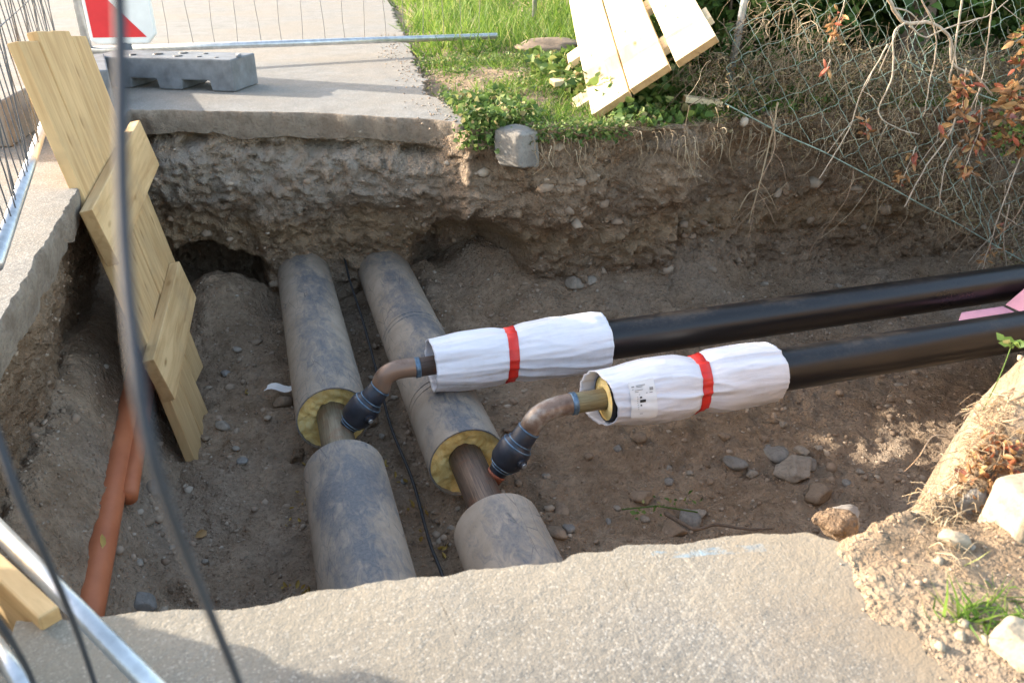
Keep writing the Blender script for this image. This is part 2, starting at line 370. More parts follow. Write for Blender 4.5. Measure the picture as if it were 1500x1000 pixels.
Y-= .07*ss(-.18,-.30,Z)*(1-ss(-.42,-.6,Z))*(1-ss(.8,1.3,X))                     # hard crust layer
Y-= .10*np.exp(-((X-.03)/.30)**2-((Z+.52)/.17)**2)
c1=1-ss(.75,1.15,np.sqrt(((X+.40)/.33)**2+((Z+1.05)/.24)**2)+.15*n2); Y+=.62*c1
c2=1-ss(.55,1.2,np.sqrt(((X-1.07)/.30)**2+((Z+.92)/.34)**2)+.18*n2); Y+=.38*c2
Y-= .12*(1-ss(.6,1.1,np.sqrt(((X-2.03)/.17)**2+((Z+.26)/.27)**2)+.2*n2))
Y-= .07*(1-ss(.5,1.2,np.sqrt(((X-1.5)/.25)**2+((Z+.35)/.25)**2)+.3*n2))
Y+= .16*ss(2.2,2.3,X)*ss(-.05,-.3,Z)*(1-ss(-.8,-1.0,Z))
Y+= .15*ss(2.6,3.0,X)*np.exp(-((Z+1.0)/.13)**2)
Y=np.where((X<.97)&(Z>-.20),np.maximum(Y,ytop(X)+.012),Y); Y=np.where((X<.99)&(Z>-.150),np.maximum(Y,ytop(X)+.035),Y)
kind(grid('pit_back_wall',X,Y,Z,M['wallsoil'],flip=True),'structure')
# left wall
ys=np.arange(.5,6.4,.0135); YY,T=np.meshgrid(ys,np.linspace(0,1,90),indexing='ij')
Z=-.12-1.2*T; n2=fbm(YY*7,Z*8,2,5,31,.6); n3=fbm(YY*30,Z*30,4,3,33,.6)
XX=-.735-.16*ss(0,.45,T)-.07*fbm(YY*2,Z*2,1,3,32)-.07*np.abs(n2)-.022*n3
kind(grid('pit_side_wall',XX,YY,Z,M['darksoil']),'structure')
# pit floor and right-hand bank in one sheet
def yb(x): return lerpx(x,[-2,.78,.93,1.00,1.15,1.27,1.46,1.62,2.5,4,6.5],[.86,.84,.87,.88,.89,.95,1.05,1.15,1.58,2.1,2.45])
def ground(x,y):
    n1=fbm(x*1.7,y*1.7,0,3,41); n2=fbm(x*7,y*7,0,4,42); n3=fbm(x*28,y*28,0,3,43,.6)
    z=-1.2+.045*n1+.028*n2+.020*n3+.022*np.maximum(fbm(x*13,y*13,4,3,44),0)
    z=z+.50*ss(-.52,-.88,x+.05*n2)+.04*n2*ss(-.5,-.7,x)
    d=ybot(x)-.05-y
    z=z+(.10+.26*ss(.9,1.2,x)*(1-ss(2.3,3.2,x))+.04*ss(3,4,x))*np.exp(-np.clip(d+.02,0,9)/.30)*ss(.66,.85,x)
    z=z+.30*np.exp(-((x+.37)/.26)**2-((y-4.75)/.42)**2)
    z=z+.16*np.exp(-((x-.88)/.17)**2-((y-4.45)/.33)**2)
    z=z+.12*np.exp(-((x-.14)/.25)**2-((y-4.85)/.14)**2)+.12*np.exp(-((x-.63)/.25)**2-((y-4.8)/.14)**2)
    z=z-.045*np.exp(-((x-.42)/.14)**2)*ss(4.6,4.2,y)
    top=.012+.02*n2+.008*n3
    m_=fbm(x*5,y*5,2,3,47)
    top=top*ss(.72,.92,x+.08*n2+.10*m_)-.10*(1-ss(.64,.78,x+.05*n2+.10*m_))
    top=top+.045*ss(1.05,1.4,x)*ss(.6,1.0,y)+.03*n1*ss(.9,1.2,x)+.16*ss(1.0,1.5,x)*ss(.55,.2,y)*0
    top=top-.05*np.exp(-((x-1.10)/.08)**2-((y-.86)/.03)**2)
    top=top+.05*fbm(x*6,y*6,1,3,49)*ss(1.0,1.25,x)
    w=.05+.45*ss(.95,1.6,x)
    k=ss(0,1,(y-yb(x)+(.02+.05*ss(1.0,1.3,x))*n2+.17*fbm(x*5.5,y*2,3,3,48)*ss(1.0,1.4,x))/w)
    return top*(1-k)+z*k
gx=np.concatenate([np.arange(-1.5,4.0,.0145),np.arange(4.0,7,.04)]); gy=np.concatenate([np.arange(-.8,.5,.04),np.arange(.5,5.6,.0145)])
X,Y=np.meshgrid(gx,gy,indexing='ij'); Z=ground(X,Y)
fl=grid('pit_floor',X,Y,Z,M['soil']); fl.data.materials.append(M['sand'])
cz=(Z[:-1,:-1]+Z[1:,1:])/2; ids=((cz>-.62)&(X[:-1,:-1]>.3)).astype(np.int32)
fl.data.polygons.foreach_set('material_index',ids.ravel()); kind(fl,'structure')
def gz(x,y): return float(ground(np.array([x]),np.array([y]))[0])
# grass bank beyond the pit
us=np.linspace(.93,12,330); vs=np.linspace(0,1,220)**1.8
U,V=np.meshgrid(us,vs,indexing='ij'); Yb=ytop(U)+.04+V*(16-ytop(U))
def bankz(x,y): return -.02+.03*fbm(x*3,y*3,0,3,51)+.012*fbm(x*14,y*14,0,3,52)+.25*ss(2.4,4.5,x)*ss(3.8,5,y)-.03*(1-ss(.1,.35,x-ge(y)))
def ge(y): return lerpx(y,[3.9,6.6,10.8,16],[1.0,1.19,1.74,2.3])+.07*fbm(np.asarray(y)*2.3,0,5,3,66)
Zb=bankz(U,Yb); kind(grid('grass_bank',U,Yb,Zb,M['sand']),'structure')
# slabs
def slab(name,outl,thick,mat,rough=.006,step=.02,seed=0,ztop=0,rid=None):
    pts=[]
    for a,b,r in outl:
        a=np.array(a);b=np.array(b);n=max(1,int(np.linalg.norm(b-a)/step)) if r else 1
        nn=np.array([-(b-a)[1],(b-a)[0]]); nn=nn/np.linalg.norm(nn)
        for i in range(n):
            p=a+(b-a)*i/n
            if r: p=p+nn*r*(fbm(p[0]*9,p[1]*9,0,3,seed,.6)*1.0+fbm(p[0]*42,p[1]*42,0,3,seed+1,.6)*.45)
            pts.append(p)
    pts=np.array(pts); n=len(pts); bm=bmesh.new()
    rows=[(ztop,0),(ztop-.006,.004),(ztop-.03,.006),(ztop-.07,.0),(ztop-thick,-.014)]
    ctr=np.roll(pts,-1,0)-np.roll(pts,1,0); nn=np.stack([-ctr[:,1],ctr[:,0]],-1); nn/=np.linalg.norm(nn,axis=1)[:,None]+1e-9
    V=[]
    for z,off in rows:
        q=pts-nn*(off+.005*fbm(pts[:,0]*22,pts[:,1]*22,z*20,3,seed+3)[:,None]*(0 if z==ztop else 1))
        zz=np.full(n,z)+(0 if z>ztop-thick else .03*fbm(pts[:,0]*8,pts[:,1]*8,0,4,seed+5))
        V.append([bm.verts.new((q[i,0],q[i,1],zz[i])) for i in range(n)])
    f=bm.faces.new(V[0]); f.smooth=False
    for a,b in zip(V,V[1:]):
        for i in range(n):
            g=bm.faces.new((a[i],b[i],b[(i+1)%n],a[(i+1)%n])); g.material_index=1; g.smooth=True
    bmesh.ops.recalc_face_normals(bm,faces=bm.faces[:]); bmesh.ops.triangulate(bm,faces=[f])
    me=bpy.data.meshes.new(name); bm.to_mesh(me); bm.free(); me.materials.append(mat); me.materials.append(M['side'])
    return kind(link(bpy.data.objects.new(name,me)),'structure')
L=[(-.69,-3),(-.69,1.2),(-.70,2.14),(-.705,2.64),(-.696,3.33),(-.69,4.5),(-.67,4.985),(-.2,4.80),(.25,4.61),(.60,4.41),(.86,4.24),(.95,4.16),(.975,4.08),(1.02,4.3),(1.0,5.0),(1.19,6.6),(1.74,10.8),(2.3,16),(8,40),(-30,40),(-30,-3)]
o=[]
for i in range(len(L)):
    a,b=L[i],L[(i+1)%len(L)]; r=0
    if i<6: r=.014
    elif i<12: r=.022
    elif i<16: r=.07
    o.append((a,b,r))
slab('far_road',o,.135,M['road'],seed=71)
near=[P(u,v,z=0)[:2] for u,v in [(20,915),(150,905),(350,886),(500,864),(600,850),(720,836),(820,823),(850,810),(950,796),(1060,790),(1180,782),(1240,800),(1330,860),(1400,930),(1480,1000)]]
near=near+[np.array([.93,.35]),np.array([1.1,-.5]),np.array([1.3,-3]),np.array([-.435,-3])]
o=[(near[i],near[(i+1)%len(near)],.013 if i<14 else 0) for i in range(len(near))]
slab('near_road',o,.13,M['roadn'],seed=81,step=.007)
# ================================================================ STONES
def ico(sub):
    bm=bmesh.new(); bmesh.ops.create_icosphere(bm,subdivisions=sub,radius=1)
    V=np.array([v.co[:] for v in bm.verts]); Fc=np.array([[v.index for v in f.verts] for f in bm.faces]); bm.free(); return V,Fc
ICO={s:ico(s) for s in (1,2,3,4)}
def rock(name,c,size,mat,seed=0,rough=.18,sub=3,rot=0,parent=None,blocky=0,cuts=0):
    V,Fc=ICO[sub]; V=V.copy()
    if cuts:
        V*=1.25; rg=np.random.default_rng(seed)
        for _ in range(cuts):
            n_=nrm(rg.normal(size=3)); V-=n_*np.maximum(0,V@n_-rg.uniform(.72,.95))[:,None]
    if blocky: V=np.sign(V)*np.abs(V)**(1-blocky); V/=np.abs(V).max()
    V=V*(1+rough*fbm(V[:,0]*1.2+seed*3.1,V[:,1]*1.2,V[:,2]*1.2,4,seed,.5))[:,None]
    V=V*np.array(size); r=Matrix.Rotation(rot,3,'Z'); V=V@np.array(r).T
    o=mk(name,V,Fc,mat,parent); o.location=c; return o
stuffG=Acc()
Vi,Fi=ICO[1]
def gravel(acc,x,y,z,r):
    s=RNG.uniform(.55,1.25,3)*r; s[2]*=.7; V=Vi*(1+RNG.uniform(-.36,.3,len(Vi)))[:,None]*s
    a=RNG.uniform(0,6.28); ca,sa=math.cos(a),math.sin(a); V=V@np.array([[ca,-sa,0],[sa,ca,0],[0,0,1]])
    acc.add(V+[x,y,z],t=Fi)
n=0
gxs=RNG.uniform(-.9,4.4,22000); gys=RNG.uniform(1.0,4.7,22000); gzs=ground(gxs,gys); dens=fbm(gxs*1.8,gys*1.8,0,3,91)
for x,y,z,d in zip(gxs,gys,gzs,dens):
    if z>-.55 or random.random()>.55+d: continue
    gravel(stuffG,x,y,z+.001,min(RNG.pareto(2.6)*.0045+.0045,.02) if random.random()<.985 else RNG.uniform(.018,.026))
# embedded in back wall
me=bpy.data.objects['pit_back_wall'].data; nv=len(me.vertices); co=np.empty(nv*3,np.float32); me.vertices.foreach_get('co',co); co=co.reshape(-1,3)
for i in RNG.integers(0,nv,2200):
    x,y,z=co[i]
    if z<-1.2: continue
    gravel(stuffG,x,y,z,min(RNG.pareto(1.9)*.007+.006,.05) if x>.6 or random.random()<.5 else .004)
me=bpy.data.objects['pit_side_wall'].data; nv=len(me.vertices); co2=np.empty(nv*3,np.float32); me.vertices.foreach_get('co',co2); co2=co2.reshape(-1,3)
for i in RNG.integers(0,nv,700): gravel(stuffG,*co2[i],min(RNG.pareto(2.6)*.006+.005,.022))
go=stuffG.build('gravel',M['gravel'],smooth=False); kind(go,'stuff','loose brown gravel and soil crumbs scattered over the pit floor and walls','gravel')
g2=Acc()
for i in range(2300):
    x=RNG.uniform(.72,1.9);y=RNG.uniform(.35,1.5)
    if random.random()>ss(.66,.95,x)*.9+.04: continue
    z=gz(x,y)
    if z<-.3: continue
    if z<-.03: continue
    gravel(g2,x,y,(max(z,0) if x<.95 else z)+.001,min(RNG.pareto(2.8)*.0018+.0016,.011))
for i in range(500):
    y=RNG.uniform(4.0,8); x=ge(y)+RNG.normal(0,.12); gravel(g2,x,y,.002,RNG.uniform(.003,.009))
kind(g2.build('grit',M['gravel'],smooth=False),'stuff','fine pale grit on the dry soil beside the near slab','grit')
# individual stones: u,v,width px,flat,mat,label
ST=[(1215,668+0,0,0,0,0)]
def fstone(u,v,w,asp,mat,label,cat='stone',seed=1,sub=3,rough=.15,z=-1.19,h=.6,grp=None,sink=.35,name='stone',rot=0.3):
    p=P(u,v,z=z); g=gz(p[0],p[1])
    p=P(u,v,z=g+.01); g=gz(p[0],p[1])
    d=np.linalg.norm(p-np.array([0,0,H])); r=w/2/F*d*.98
    o=rock(name,(p[0],p[1],g+r*h*(1-sink)-.004),(r,r*asp,r*h),mat,seed,rough*.8,sub,rot+seed,cuts=(10 if rough>.2 else 5))
    tag(o,label,cat,grp); return o
fstone(1198,722,36,.8,M['stoneb'],'smooth tan oval stone alone on bare soil near the right front edge of the pit',seed=3)
fstone(1138,658,36,.8,M['stoneg'],'flat grey stone behind the pale chunky boulder on the pit floor',seed=4,h=.4)
fstone(1174,662,20,.8,M['stone'],'small round stone just right of the flat grey stone near the boulder',seed=5)
fstone(1163,692,48,.9,M['stone'],'rough chunky boulder with a pale broken top on the pit floor',seed=6,rough=.55,h=.8,sub=4)
fstone(1186,680,22,.9,M['stoneg'],'dull grey stone touching the right side of the chunky boulder',seed=7)
fstone(1076,681,34,.75,M['stoneg'],'flat pointed grey stone on the floor in front of the nearer wrapped pipe',seed=8,h=.45,rough=.3)
fstone(1102,693,15,.8,M['stone'],'small tan pebble right of the flat pointed grey stone',seed=9)
fstone(1009,762,32,.9,M['stoneg'],'large round grey cobble lying under the thin root near the near slab',seed=10,h=.8)
fstone(988,775,30,.95,M['stoneb'],'brown cobble half under the round grey cobble beside the thin root',seed=11,h=.75)
fstone(1024,751,21,.9,M['stone'],'round tan pebble behind the cobbles at the thin root',seed=12)
fstone(818,778,20,1.5,M['stoneb'],'upright brown oval pebble near the lower end of the right old pipe',seed=13)
fstone(833,770,16,1,M['stoneg'],'small grey pebble beside the upright brown oval pebble',seed=14)
fstone(822,745,22,1.3,M['stoneb'],'reddish brown long pebble behind the pair of pebbles by the right old pipe',seed=15,rough=.3)
fstone(843,437,30,.8,M['stone'],'pale oval stone at the foot of the back wall left of the stick end',seed=16,z=-1.0)
fstone(865,421,20,.8,M['stone'],'smaller pale stone just behind the oval stone at the wall foot',seed=17,z=-1.0)
fstone(1288,421,32,.6,M['stoneg'],'grey flat stone at the wall foot behind the black pipes',seed=18,h=.5)
fstone(203,862,26,1.3,M['stoneg'],'long pale grey cobble near the foot of the orange pipe by the near slab',seed=19,h=.8,rot=.9)
fstone(217,683,26,1,M['stoneg'],'round grey cobble between the orange pipe and the shuttering panel foot',seed=20,h=.8)
fstone(325,621,20,.7,M['stone'],'pale stone a little right of the shuttering panel bottom',seed=21)
fstone(415,591,24,.7,M['stoneb'],'angular brown stone below the white paper scrap',seed=22,rough=.35,h=.8)
fstone(436,668,30,.6,M['darksoil'],'dark earthy clod left of the lower left pipe casing',seed=23,rough=.4,cat='clod',name='clod')
fstone(355,676,14,.9,M['stoneg'],'tiny grey pebble midway between panel bottom and left old pipe',seed=24)
fstone(545,618,26,.7,M['darksoil'],'flat dark clod beside the black cable under the ball valve',seed=25,rough=.4,cat='clod',name='clod')
fstone(940,728,28,1,M['stoneb'],'brown angular stone left of the pointed grey stone in mid floor',seed=26,rough=.35)
fstone(1110,770,18,.8,M['stoneb'],'brown stone near the right tip of the thin root',seed=27,rough=.3)
for i,(u,v,w,m) in enumerate([(800,695,14,'stone'),(862,668,18,'stoneb'),(905,655,14,'stoneg'),(935,645,20,'stoneb'),(980,682,13,'stone'),(980,705,15,'stoneg'),(1010,690,11,'stone'),(1040,705,13,'stoneb'),(892,760,12,'stoneg'),(905,745,12,'stone'),(945,760,14,'stone'),(1120,640,14,'stoneb'),(1148,620,13,'stone'),(1060,640,18,'stoneb'),(1240,705,14,'stoneg'),(1260,690,11,'stone'),(345,655,12,'stone'),(300,640,12,'stoneb'),(370,470,16,'stoneb'),(345,500,13,'stone'),(330,545,12,'stoneg'),(250,800,12,'stone'),(245,840,12,'stoneb'),(300,820,11,'stone'),(210,740,16,'stoneb'),(195,790,13,'stone'),(950,430,16,'stone'),(1020,425,14,'stoneb'),(1060,440,12,'stoneg'),(1120,415,12,'stone'),(1180,420,14,'stoneb'),(1230,405,11,'stone'),(905,415,12,'stoneb'),(800,420,13,'stone'),(760,705,14,'stoneb'),(660,770,13,'stone'),(640,750,11,'stoneb'),(560,640,12,'stone'),(590,700,12,'stoneg'),(1200,650,12,'stone'),(1290,640,12,'stoneb'),(1320,560,14,'stone')]):
    fstone(u,v,w,RNG.uniform(.7,1),M[m],'small rounded pebble lying loose in the brown dirt of the pit floor',seed=40+i,sub=2,grp='loose pebbles on the pit floor',rough=.22,name='pebble')
def bstone(name,u,v,z,r,s,mat,label,cat='stone',**k):
    p=P(u,v,z=z); z=gz(p[0],p[1])+r*s[2]*.35; p=P(u,v,z=z); return tag(rock(name,(p[0],p[1],z),(r*s[0],r*s[1],r*s[2]),mat,**dict(dict(cuts=9),**k)),label,cat)
bstone('boulder',1506,748,.035,.058,(1.0,.8,.95),M['stonep'],'large pale squared rock at the right edge of the picture above the near slab',seed=61,sub=4,rough=.10,blocky=.7,cuts=6)
bstone('boulder',1504,955,.02,.05,(.7,1.1,.6),M['stonep'],'pale rounded rock in the lower right corner by the grass tuft',seed=62,sub=4,rough=.12,blocky=.3,cuts=8)
bstone('stone',1400,790,.015,.022,(1,.9,.6),M['stonep'],'tan egg-shaped stone on the dry soil beside the near slab',seed=63)
bstone('stone',1418,798,.012,.009,(1,1,.7),M['stone'],'tiny stone touching the tan egg-shaped stone on the dry soil',seed=64)
bstone('stone',1425,733,.03,.035,(1.3,.7,.5),M['stoneg'],'flat grey stone in the hollow left of the squared rock',seed=65)
for i,(u,v) in enumerate([(1455,942),(1443,938),(1376,945),(1412,912),(1408,930),(1375,820)]):
    o=bstone('chip',u,v,.008,.008,(1,1,.8),M['stonep'],'small whitish stone chip on the soil by the grass tuft',seed=66+i,sub=2,rough=.4); o['group']='whitish chips by the near slab corner'
p=P(1240,742,y=1.30); tag(rock('concrete_lump',(p[0],1.30,p[2]-.03),(.045,.04,.028),M['footb'],77,.45,4,cuts=16),'rough grey broken concrete lump at the pit edge beside the near slab','concrete lump')
p=P(1215,762,y=1.18); tag(rock('concrete_lump',(p[0]+.02,1.18,p[2]-.01),(.045,.04,.03),M['darksoil'],78,.35,4,cuts=12),'smaller bluish grey concrete lump below the rough one at the pit edge','concrete lump')
# kerb stone
def poly_solid(name,quads,mat,parent=None,bev=.004):
    V=np.array(quads,float); o=mk(name,V,[np.array([(0,1,2,3),(7,6,5,4),(0,4,5,1),(1,5,6,2),(2,6,7,3),(3,7,4,0)])],mat,parent,False)
    bm=bmesh.new(); bm.from_mesh(o.data); bmesh.ops.recalc_face_normals(bm,faces=bm.faces[:]); bm.to_mesh(o.data); bm.free()
    if bev: bevel(o,bev)
    return o
ks=rock('kerb_stone',(1.20,3.87,-.085),(.075,.10,.10),M['stoneg'],92,.16,4,rot=.5,blocky=.7,cuts=9)
tag(ks,'grey broken kerb stone sticking out of the pit rim between slab and grass','kerb stone')
p=P(805,68,z=.03); tag(rock('stone',(p[0],p[1],.03),(.28,.22,.06),M['stoneb'],93,.3,4),'flat brown slab of stone lying in the grass left of the plank panel','stone')
p=P(1015,270,y=3.62); 
# ================================================================ MAIN PIPES
def ringpipe(acc,x0,z0,y0,y1,r,ri,n=64,m=2,cap0=True,cap1=True):
    a=np.arange(n)*2*math.pi/n; ys=np.linspace(y0,y1,m)
    prof=[(y,r) for y in ys]
    if cap1: prof+=[(y1,ri),(y1-.02 if y1>y0 else y1+.02,ri)]
    if cap0: prof=[(y0+.02,ri),(y0,ri)]+prof
    V=[]
    for y,rr in prof: V.append(np.stack([x0+rr*np.cos(a),np.full(n,y),z0+rr*np.sin(a)],-1))
    acc.add(np.concatenate(V),gridfaces(len(prof),n,0,True)[:,::-1])
def sharp(o,ang=35):
    bm=bmesh.new(); bm.from_mesh(o.data); bmesh.ops.recalc_face_normals(bm,faces=bm.faces[:])
    for e in bm.edges:
        if len(e.link_faces)==2 and e.calc_face_angle(0)>math.radians(ang): e.smooth=False
    bm.to_mesh(o.data); bm.free(); return o
def main_pipe(x,yface,ylow,label,stmat,bands,seed):
    z=-1.0; R=.157
    root=tag(empty('insulated_pipe',(x,3.2,z)),label,'pipe')
    def loc(o): o.parent=root; o.matrix_parent_inverse=Matrix.Translation((-x,-3.2,-z)); return o
    a=Acc(); ringpipe(a,x,z,yface,5.6,R,R-.006,m=40)
    loc(sharp(a.build('casing',M['casing'])))
    a=Acc(); ringpipe(a,x,z,.4,ylow,R,R-.006,m=40); loc(sharp(a.build('casing',M['casing'])))
    n=72;m=10; aa=np.arange(n)*2*math.pi/n
    for nm,yf,sg in(('foam',yface,1),('foam',ylow,-1)):
        V=[]
        for k in range(m):
            rr=.062+(R-.0065-.062)*k/(m-1)
            dd=.012*fbm(np.cos(aa)*rr*50,np.sin(aa)*rr*50,seed,3,5)+.02*(1-k/(m-1))
            V.append(np.stack([x+rr*np.cos(aa),yf+sg*(.004+.012+dd),z+rr*np.sin(aa)],-1))
        fo=gridfaces(m,n,0,True)
        loc(mk(nm,np.concatenate(V),fo,M['foam']))
    a=Acc(); ringpipe(a,x,z,ylow-.06,yface+.06,.070,.06,n=40,m=12); loc(a.build('steel_pipe',stmat))
    for yb_ in bands:
        a=Acc()
        for off in (-.02,.02): a.tube([(x+ (R-.002)*math.cos(t),yb_+off,z+(R+.001)*math.sin(t)) for t in np.linspace(0,2*math.pi,49)],.0045,6,cap=False)
        loc(a.build('weld_seam',M['casing']))
    return root
mp1=main_pipe(.137,3.09,2.68,'old mud-stained grey insulated pipe on the left, under the farther ball valve',M['steelA'],[],1)
mp2=main_pipe(.613,2.61,2.19,'old mud-stained grey insulated pipe on the right, crossing under the farther wrapped sleeve',M['steelB'],[3.72,3.02],2)
# ================================================================ BRANCH PIPES
def revx(acc,prof,y0,z0,n=48,noise=None,slope=0):
    a=np.arange(n)*2*math.pi/n; V=[]
    for i,(x,r) in enumerate(prof):
        rr=r if noise is None else r+noise(x,a,r)
        V.append(np.stack([np.full(n,x),y0+rr*np.cos(a),z0+slope*x+rr*np.sin(a)],-1))
    acc.add(np.concatenate(V),gridfaces(len(prof),n,0,True))
def revaxis(acc,p0,dirv,prof,n=36):
    d=nrm(dirv); N=nrm(np.cross(d,[0,1,0])); B=np.cross(d,N); a=np.arange(n)*2*math.pi/n; V=[]
    for s_,r in prof: V.append(np.array(p0)+d*s_+r*(np.cos(a)[:,None]*N+np.sin(a)[:,None]*B))
    k=len(prof); V=np.concatenate(V); V=np.vstack([V,np.array(p0)+d*prof[0][0],np.array(p0)+d*prof[-1][0]])
    t=[(k*n,(j+1)%n,j) for j in range(n)]+[(k*n+1,(k-1)*n+j,(k-1)*n+(j+1)%n) for j in range(n)]
    acc.add(V,gridfaces(k,n,0,True),t)
def branch(y,base,vdir,vlen,elbow,xs0,xs1,tape,xe,zc,label,stm,elm,sticker,seed,r=.04):
    root=tag(empty('branch_pipe',(xs0,y,zc)),label,'pipe')
    inv=Matrix.Translation((-xs0,-y,-zc))
    def loc(o,par=None):
        o.parent=par or root
        o.matrix_parent_inverse=inv if par is None else Matrix.Identity(4); return o
    base=np.array(base); d=nrm(vdir)
    # collar at weld
    a=Acc(); revaxis(a,base-d*.03,d,[(0,.034),(.028,.035),(.033,.039),(.04,.035)]); loc(a.build('weld_collar',M['rust']))
    a=Acc(); L=vlen
    revaxis(a,base,d,[(.01,.036),(L*.12,.038),(L*.17,.042),(L*.24,.056),(L*.31,.064),(L*.58,.066),(L*.64,.061),(L*.70,.049),(L*.76,.047),(L*.97,.044),(L,.038)])
    v=sharp(a.build('ball_valve',M['valve']),60); loc(v)
    a=Acc()
    for s_,q_ in((.14,.040),(.20,.050),(.645,.061),(.72,.050),(.97,.045)): revaxis(a,base,d,[(L*s_-.004,.030),(L*s_-.003,q_),(L*s_,q_+.0015),(L*s_+.003,q_),(L*s_+.004,.03)])
    b=a.build('valve_ring',M['band']); b.parent=v; 
    # stem hub pointing at the viewer
    c=base+d*L*.46; a=Acc(); h=nrm(np.array([.35,-1,-.15])); revaxis(a,c+h*.04,h,[(0,.020),(.034,.020),(.036,.015),(.037,.013),(.042,.012),(.043,0.008)],20); s2=sharp(a.build('valve_stem',M['valve'])); s2.parent=v
    a=Acc(); revaxis(a,c+h*.04,h,[(.041,.0105),(.0445,.0105),(.045,.008)],16); s3=a.build('stem_cap',M['galv']); s3.parent=v
    top=base+d*L; el=np.array(elbow)
    pts=[]
    for t in np.linspace(0,1,18):
        p=(1-t)**2*top+2*t*(1-t)*el+t*t*np.array([xs0-.10 if xs0>.7 else xs0-.055,y,zc]); pts.append(p)
    a=Acc(); a.tube([top-d*.01]+pts,r,32); loc(a.build('elbow',elm))
    e1=pts[-1]; a=Acc(); revx(a,[(e1[0]-.012,r*.9),(e1[0]-.010,r+.003),(e1[0]-.004,r+.0045),(e1[0],r+.002),(e1[0]+.006,r+.0045),(e1[0]+.010,r+.003),(e1[0]+.012,r*.9)],y,zc); loc(a.build('weld_seam',M['band']))
    a=Acc(); revx(a,[(x,r) for x in np.linspace(e1[0],xs0+.16,8)],y,zc,40); loc(a.build('steel_pipe',stm))
    a=Acc(); Rc=.088; xc=xs0+.025 if sticker else xs0+.10
    prof=[(xc,.041),(xc-.006,.06),(xc+.002,.075),(xc,Rc-.004)]; n=60
    revx(a,prof,y,zc,n,lambda x,a_,r_:.0); 
    fo=a.build('foam',M['foam']); loc(fo)
    a=Acc(); revx(a,[(xc+.01,Rc-.005),(xc-.002,Rc-.004),(xc-.002,Rc)]+[(x,Rc) for x in np.linspace(xc,xe,90)],y,zc,64); loc(sharp(a.build('black_casing',M['black'])))
    # sleeve
    R0=.128
    def rad(x):
        t=(x-xs0)/(xs1-xs0)
        return R0*(.86+.16*ss(0,.3,t))*(1-.17*np.exp(-((x-tape)/.05)**2))*(1-.05*ss(.88,1,t)) if sticker else R0*(.90+.08*ss(0,.2,t)+.07*ss(.35,.85,t))*(1-.10*np.exp(-((x-tape)/.045)**2))*(1-.06*ss(.93,1,t))
    xs_=np.linspace(xs0,xs1,90); n=150; aa=np.arange(n)*2*math.pi/n
    def wr(x,a_,r_):
        ca,sa=np.cos(a_)*1.0,np.sin(a_)*1.0
        e=np.exp(-((x-xs0)/.05)**2)+np.exp(-((x-xs1)/.05)**2)+1.0*np.exp(-((x-tape)/.09)**2)
        w=.0075*fbm(x*3.2,ca*3.0+seed,sa*3.0,4,seed)+.0035*e*fbm(x*2,ca*9+seed,sa*9,3,seed+5)
        ridg=-.014*np.abs(fbm(x*2.6+sa*.8,ca*2.1,sa*2.1+seed*2,2,seed+9))**.7
        return w+ridg
    V=[]
    prof=[(x,rad(x)) for x in xs_]
    prof_in=[(x,rad(x)-.006) for x in np.linspace(xs0+.10,xs0+.004,10)]
    full=prof_in+prof+[(xs1+.003,Rc+.004),(xs1-.01,Rc+.002)]
    for x,rr in full:
        q=rr+wr(x,aa,rr)*(0.3 if x>xs1 else 1)
        ex=.010*fbm(np.cos(aa)*2,np.sin(aa)*2,seed,3,17)*(1 if abs(x-xs0)<.02 else 0)
        if sticker: ex=ex-.034*np.cos(aa)*(1-ss(xs0,xs0+.13,x))
        V.append(np.stack([x+ex,y+q*np.cos(aa),zc+q*np.sin(aa)],-1))
    sl=mk('protective_sleeve',np.concatenate(V),gridfaces(len(full),n,0,True),M['film']); loc(sl)
    V=[];
    for x,off in [(-.022,.001),(-.021,.0035),(0,.004),(.021,.0035),(.022,.001)]:
        tl=.10*1.0
        xx=tape+x+.012*np.sin(aa+1.0); q=np.array([rad(k)+float(wr(k,np.array([b]),0)[0]) for k,b in zip(xx,aa)])+off
        V.append(np.stack([xx,y+q*np.cos(aa),zc+q*np.sin(aa)],-1))
    tp=mk('red_tape',np.concatenate(V),gridfaces(5,n,0,True),M['red']); tp.parent=sl
    if sticker:
        def patch(x0,x1,a0,a1,off,mat,nm,par,nx=10,na=14,sk=0):
            Xs=np.linspace(x0,x1,nx);A=np.linspace(a0,a1,na); V=[]
            for xx in Xs:
                x2=xx+sk*(A-a0); q=np.array([rad(b)+float(wr(b,np.array([k]),0)[0]) for b,k in zip(x2,A)])+off
                V.append(np.stack([x2,y+q*np.cos(A),zc+q*np.sin(A)],-1))
            return np.concatenate(V),gridfaces(nx,na)
        def pm(nm,mat,items,par):
            ac=Acc()
            for it in items:
                V,q=patch(*it,None,None,None,*( (10,14) if it[4]<.006 else (2,3))) ; ac.add(V,q)
            o=ac.build(nm,mat); o.parent=par; return o
        # angle measured so that -y is toward the viewer; a=pi..3pi/2 is the lower front quadrant
        x0,x1,a0,a1=xs0+.085,xs0+.185,math.pi-.95,math.pi+.30
        st=pm('sticker',M['paper'],[(x0,x1,a0,a1,.0045)],sl)
        W=x1-x0;A=a1-a0
        def it(fx0,fx1,fa0,fa1): return (x0+fx0*W,x0+fx1*W,a0+fa0*A,a0+fa1*A,.007)
        ln=[it(.08,.18,.12,.15),it(.25,.62,.11,.13),it(.25,.50,.15,.165),it(.08,.14,.19,.205),it(.18,.50,.22,.235),it(.18,.32,.26,.275)]
        ln+=[it(.76,.90,.20,.27),it(.60,.66,.31,.33),it(.74,.86,.31,.33)]+[it(.24,.27,.38+k*.05,.40+k*.05) for k in range(7)]+[it(.32,.36,.33,.345),it(.32,.44,.82,.835)]
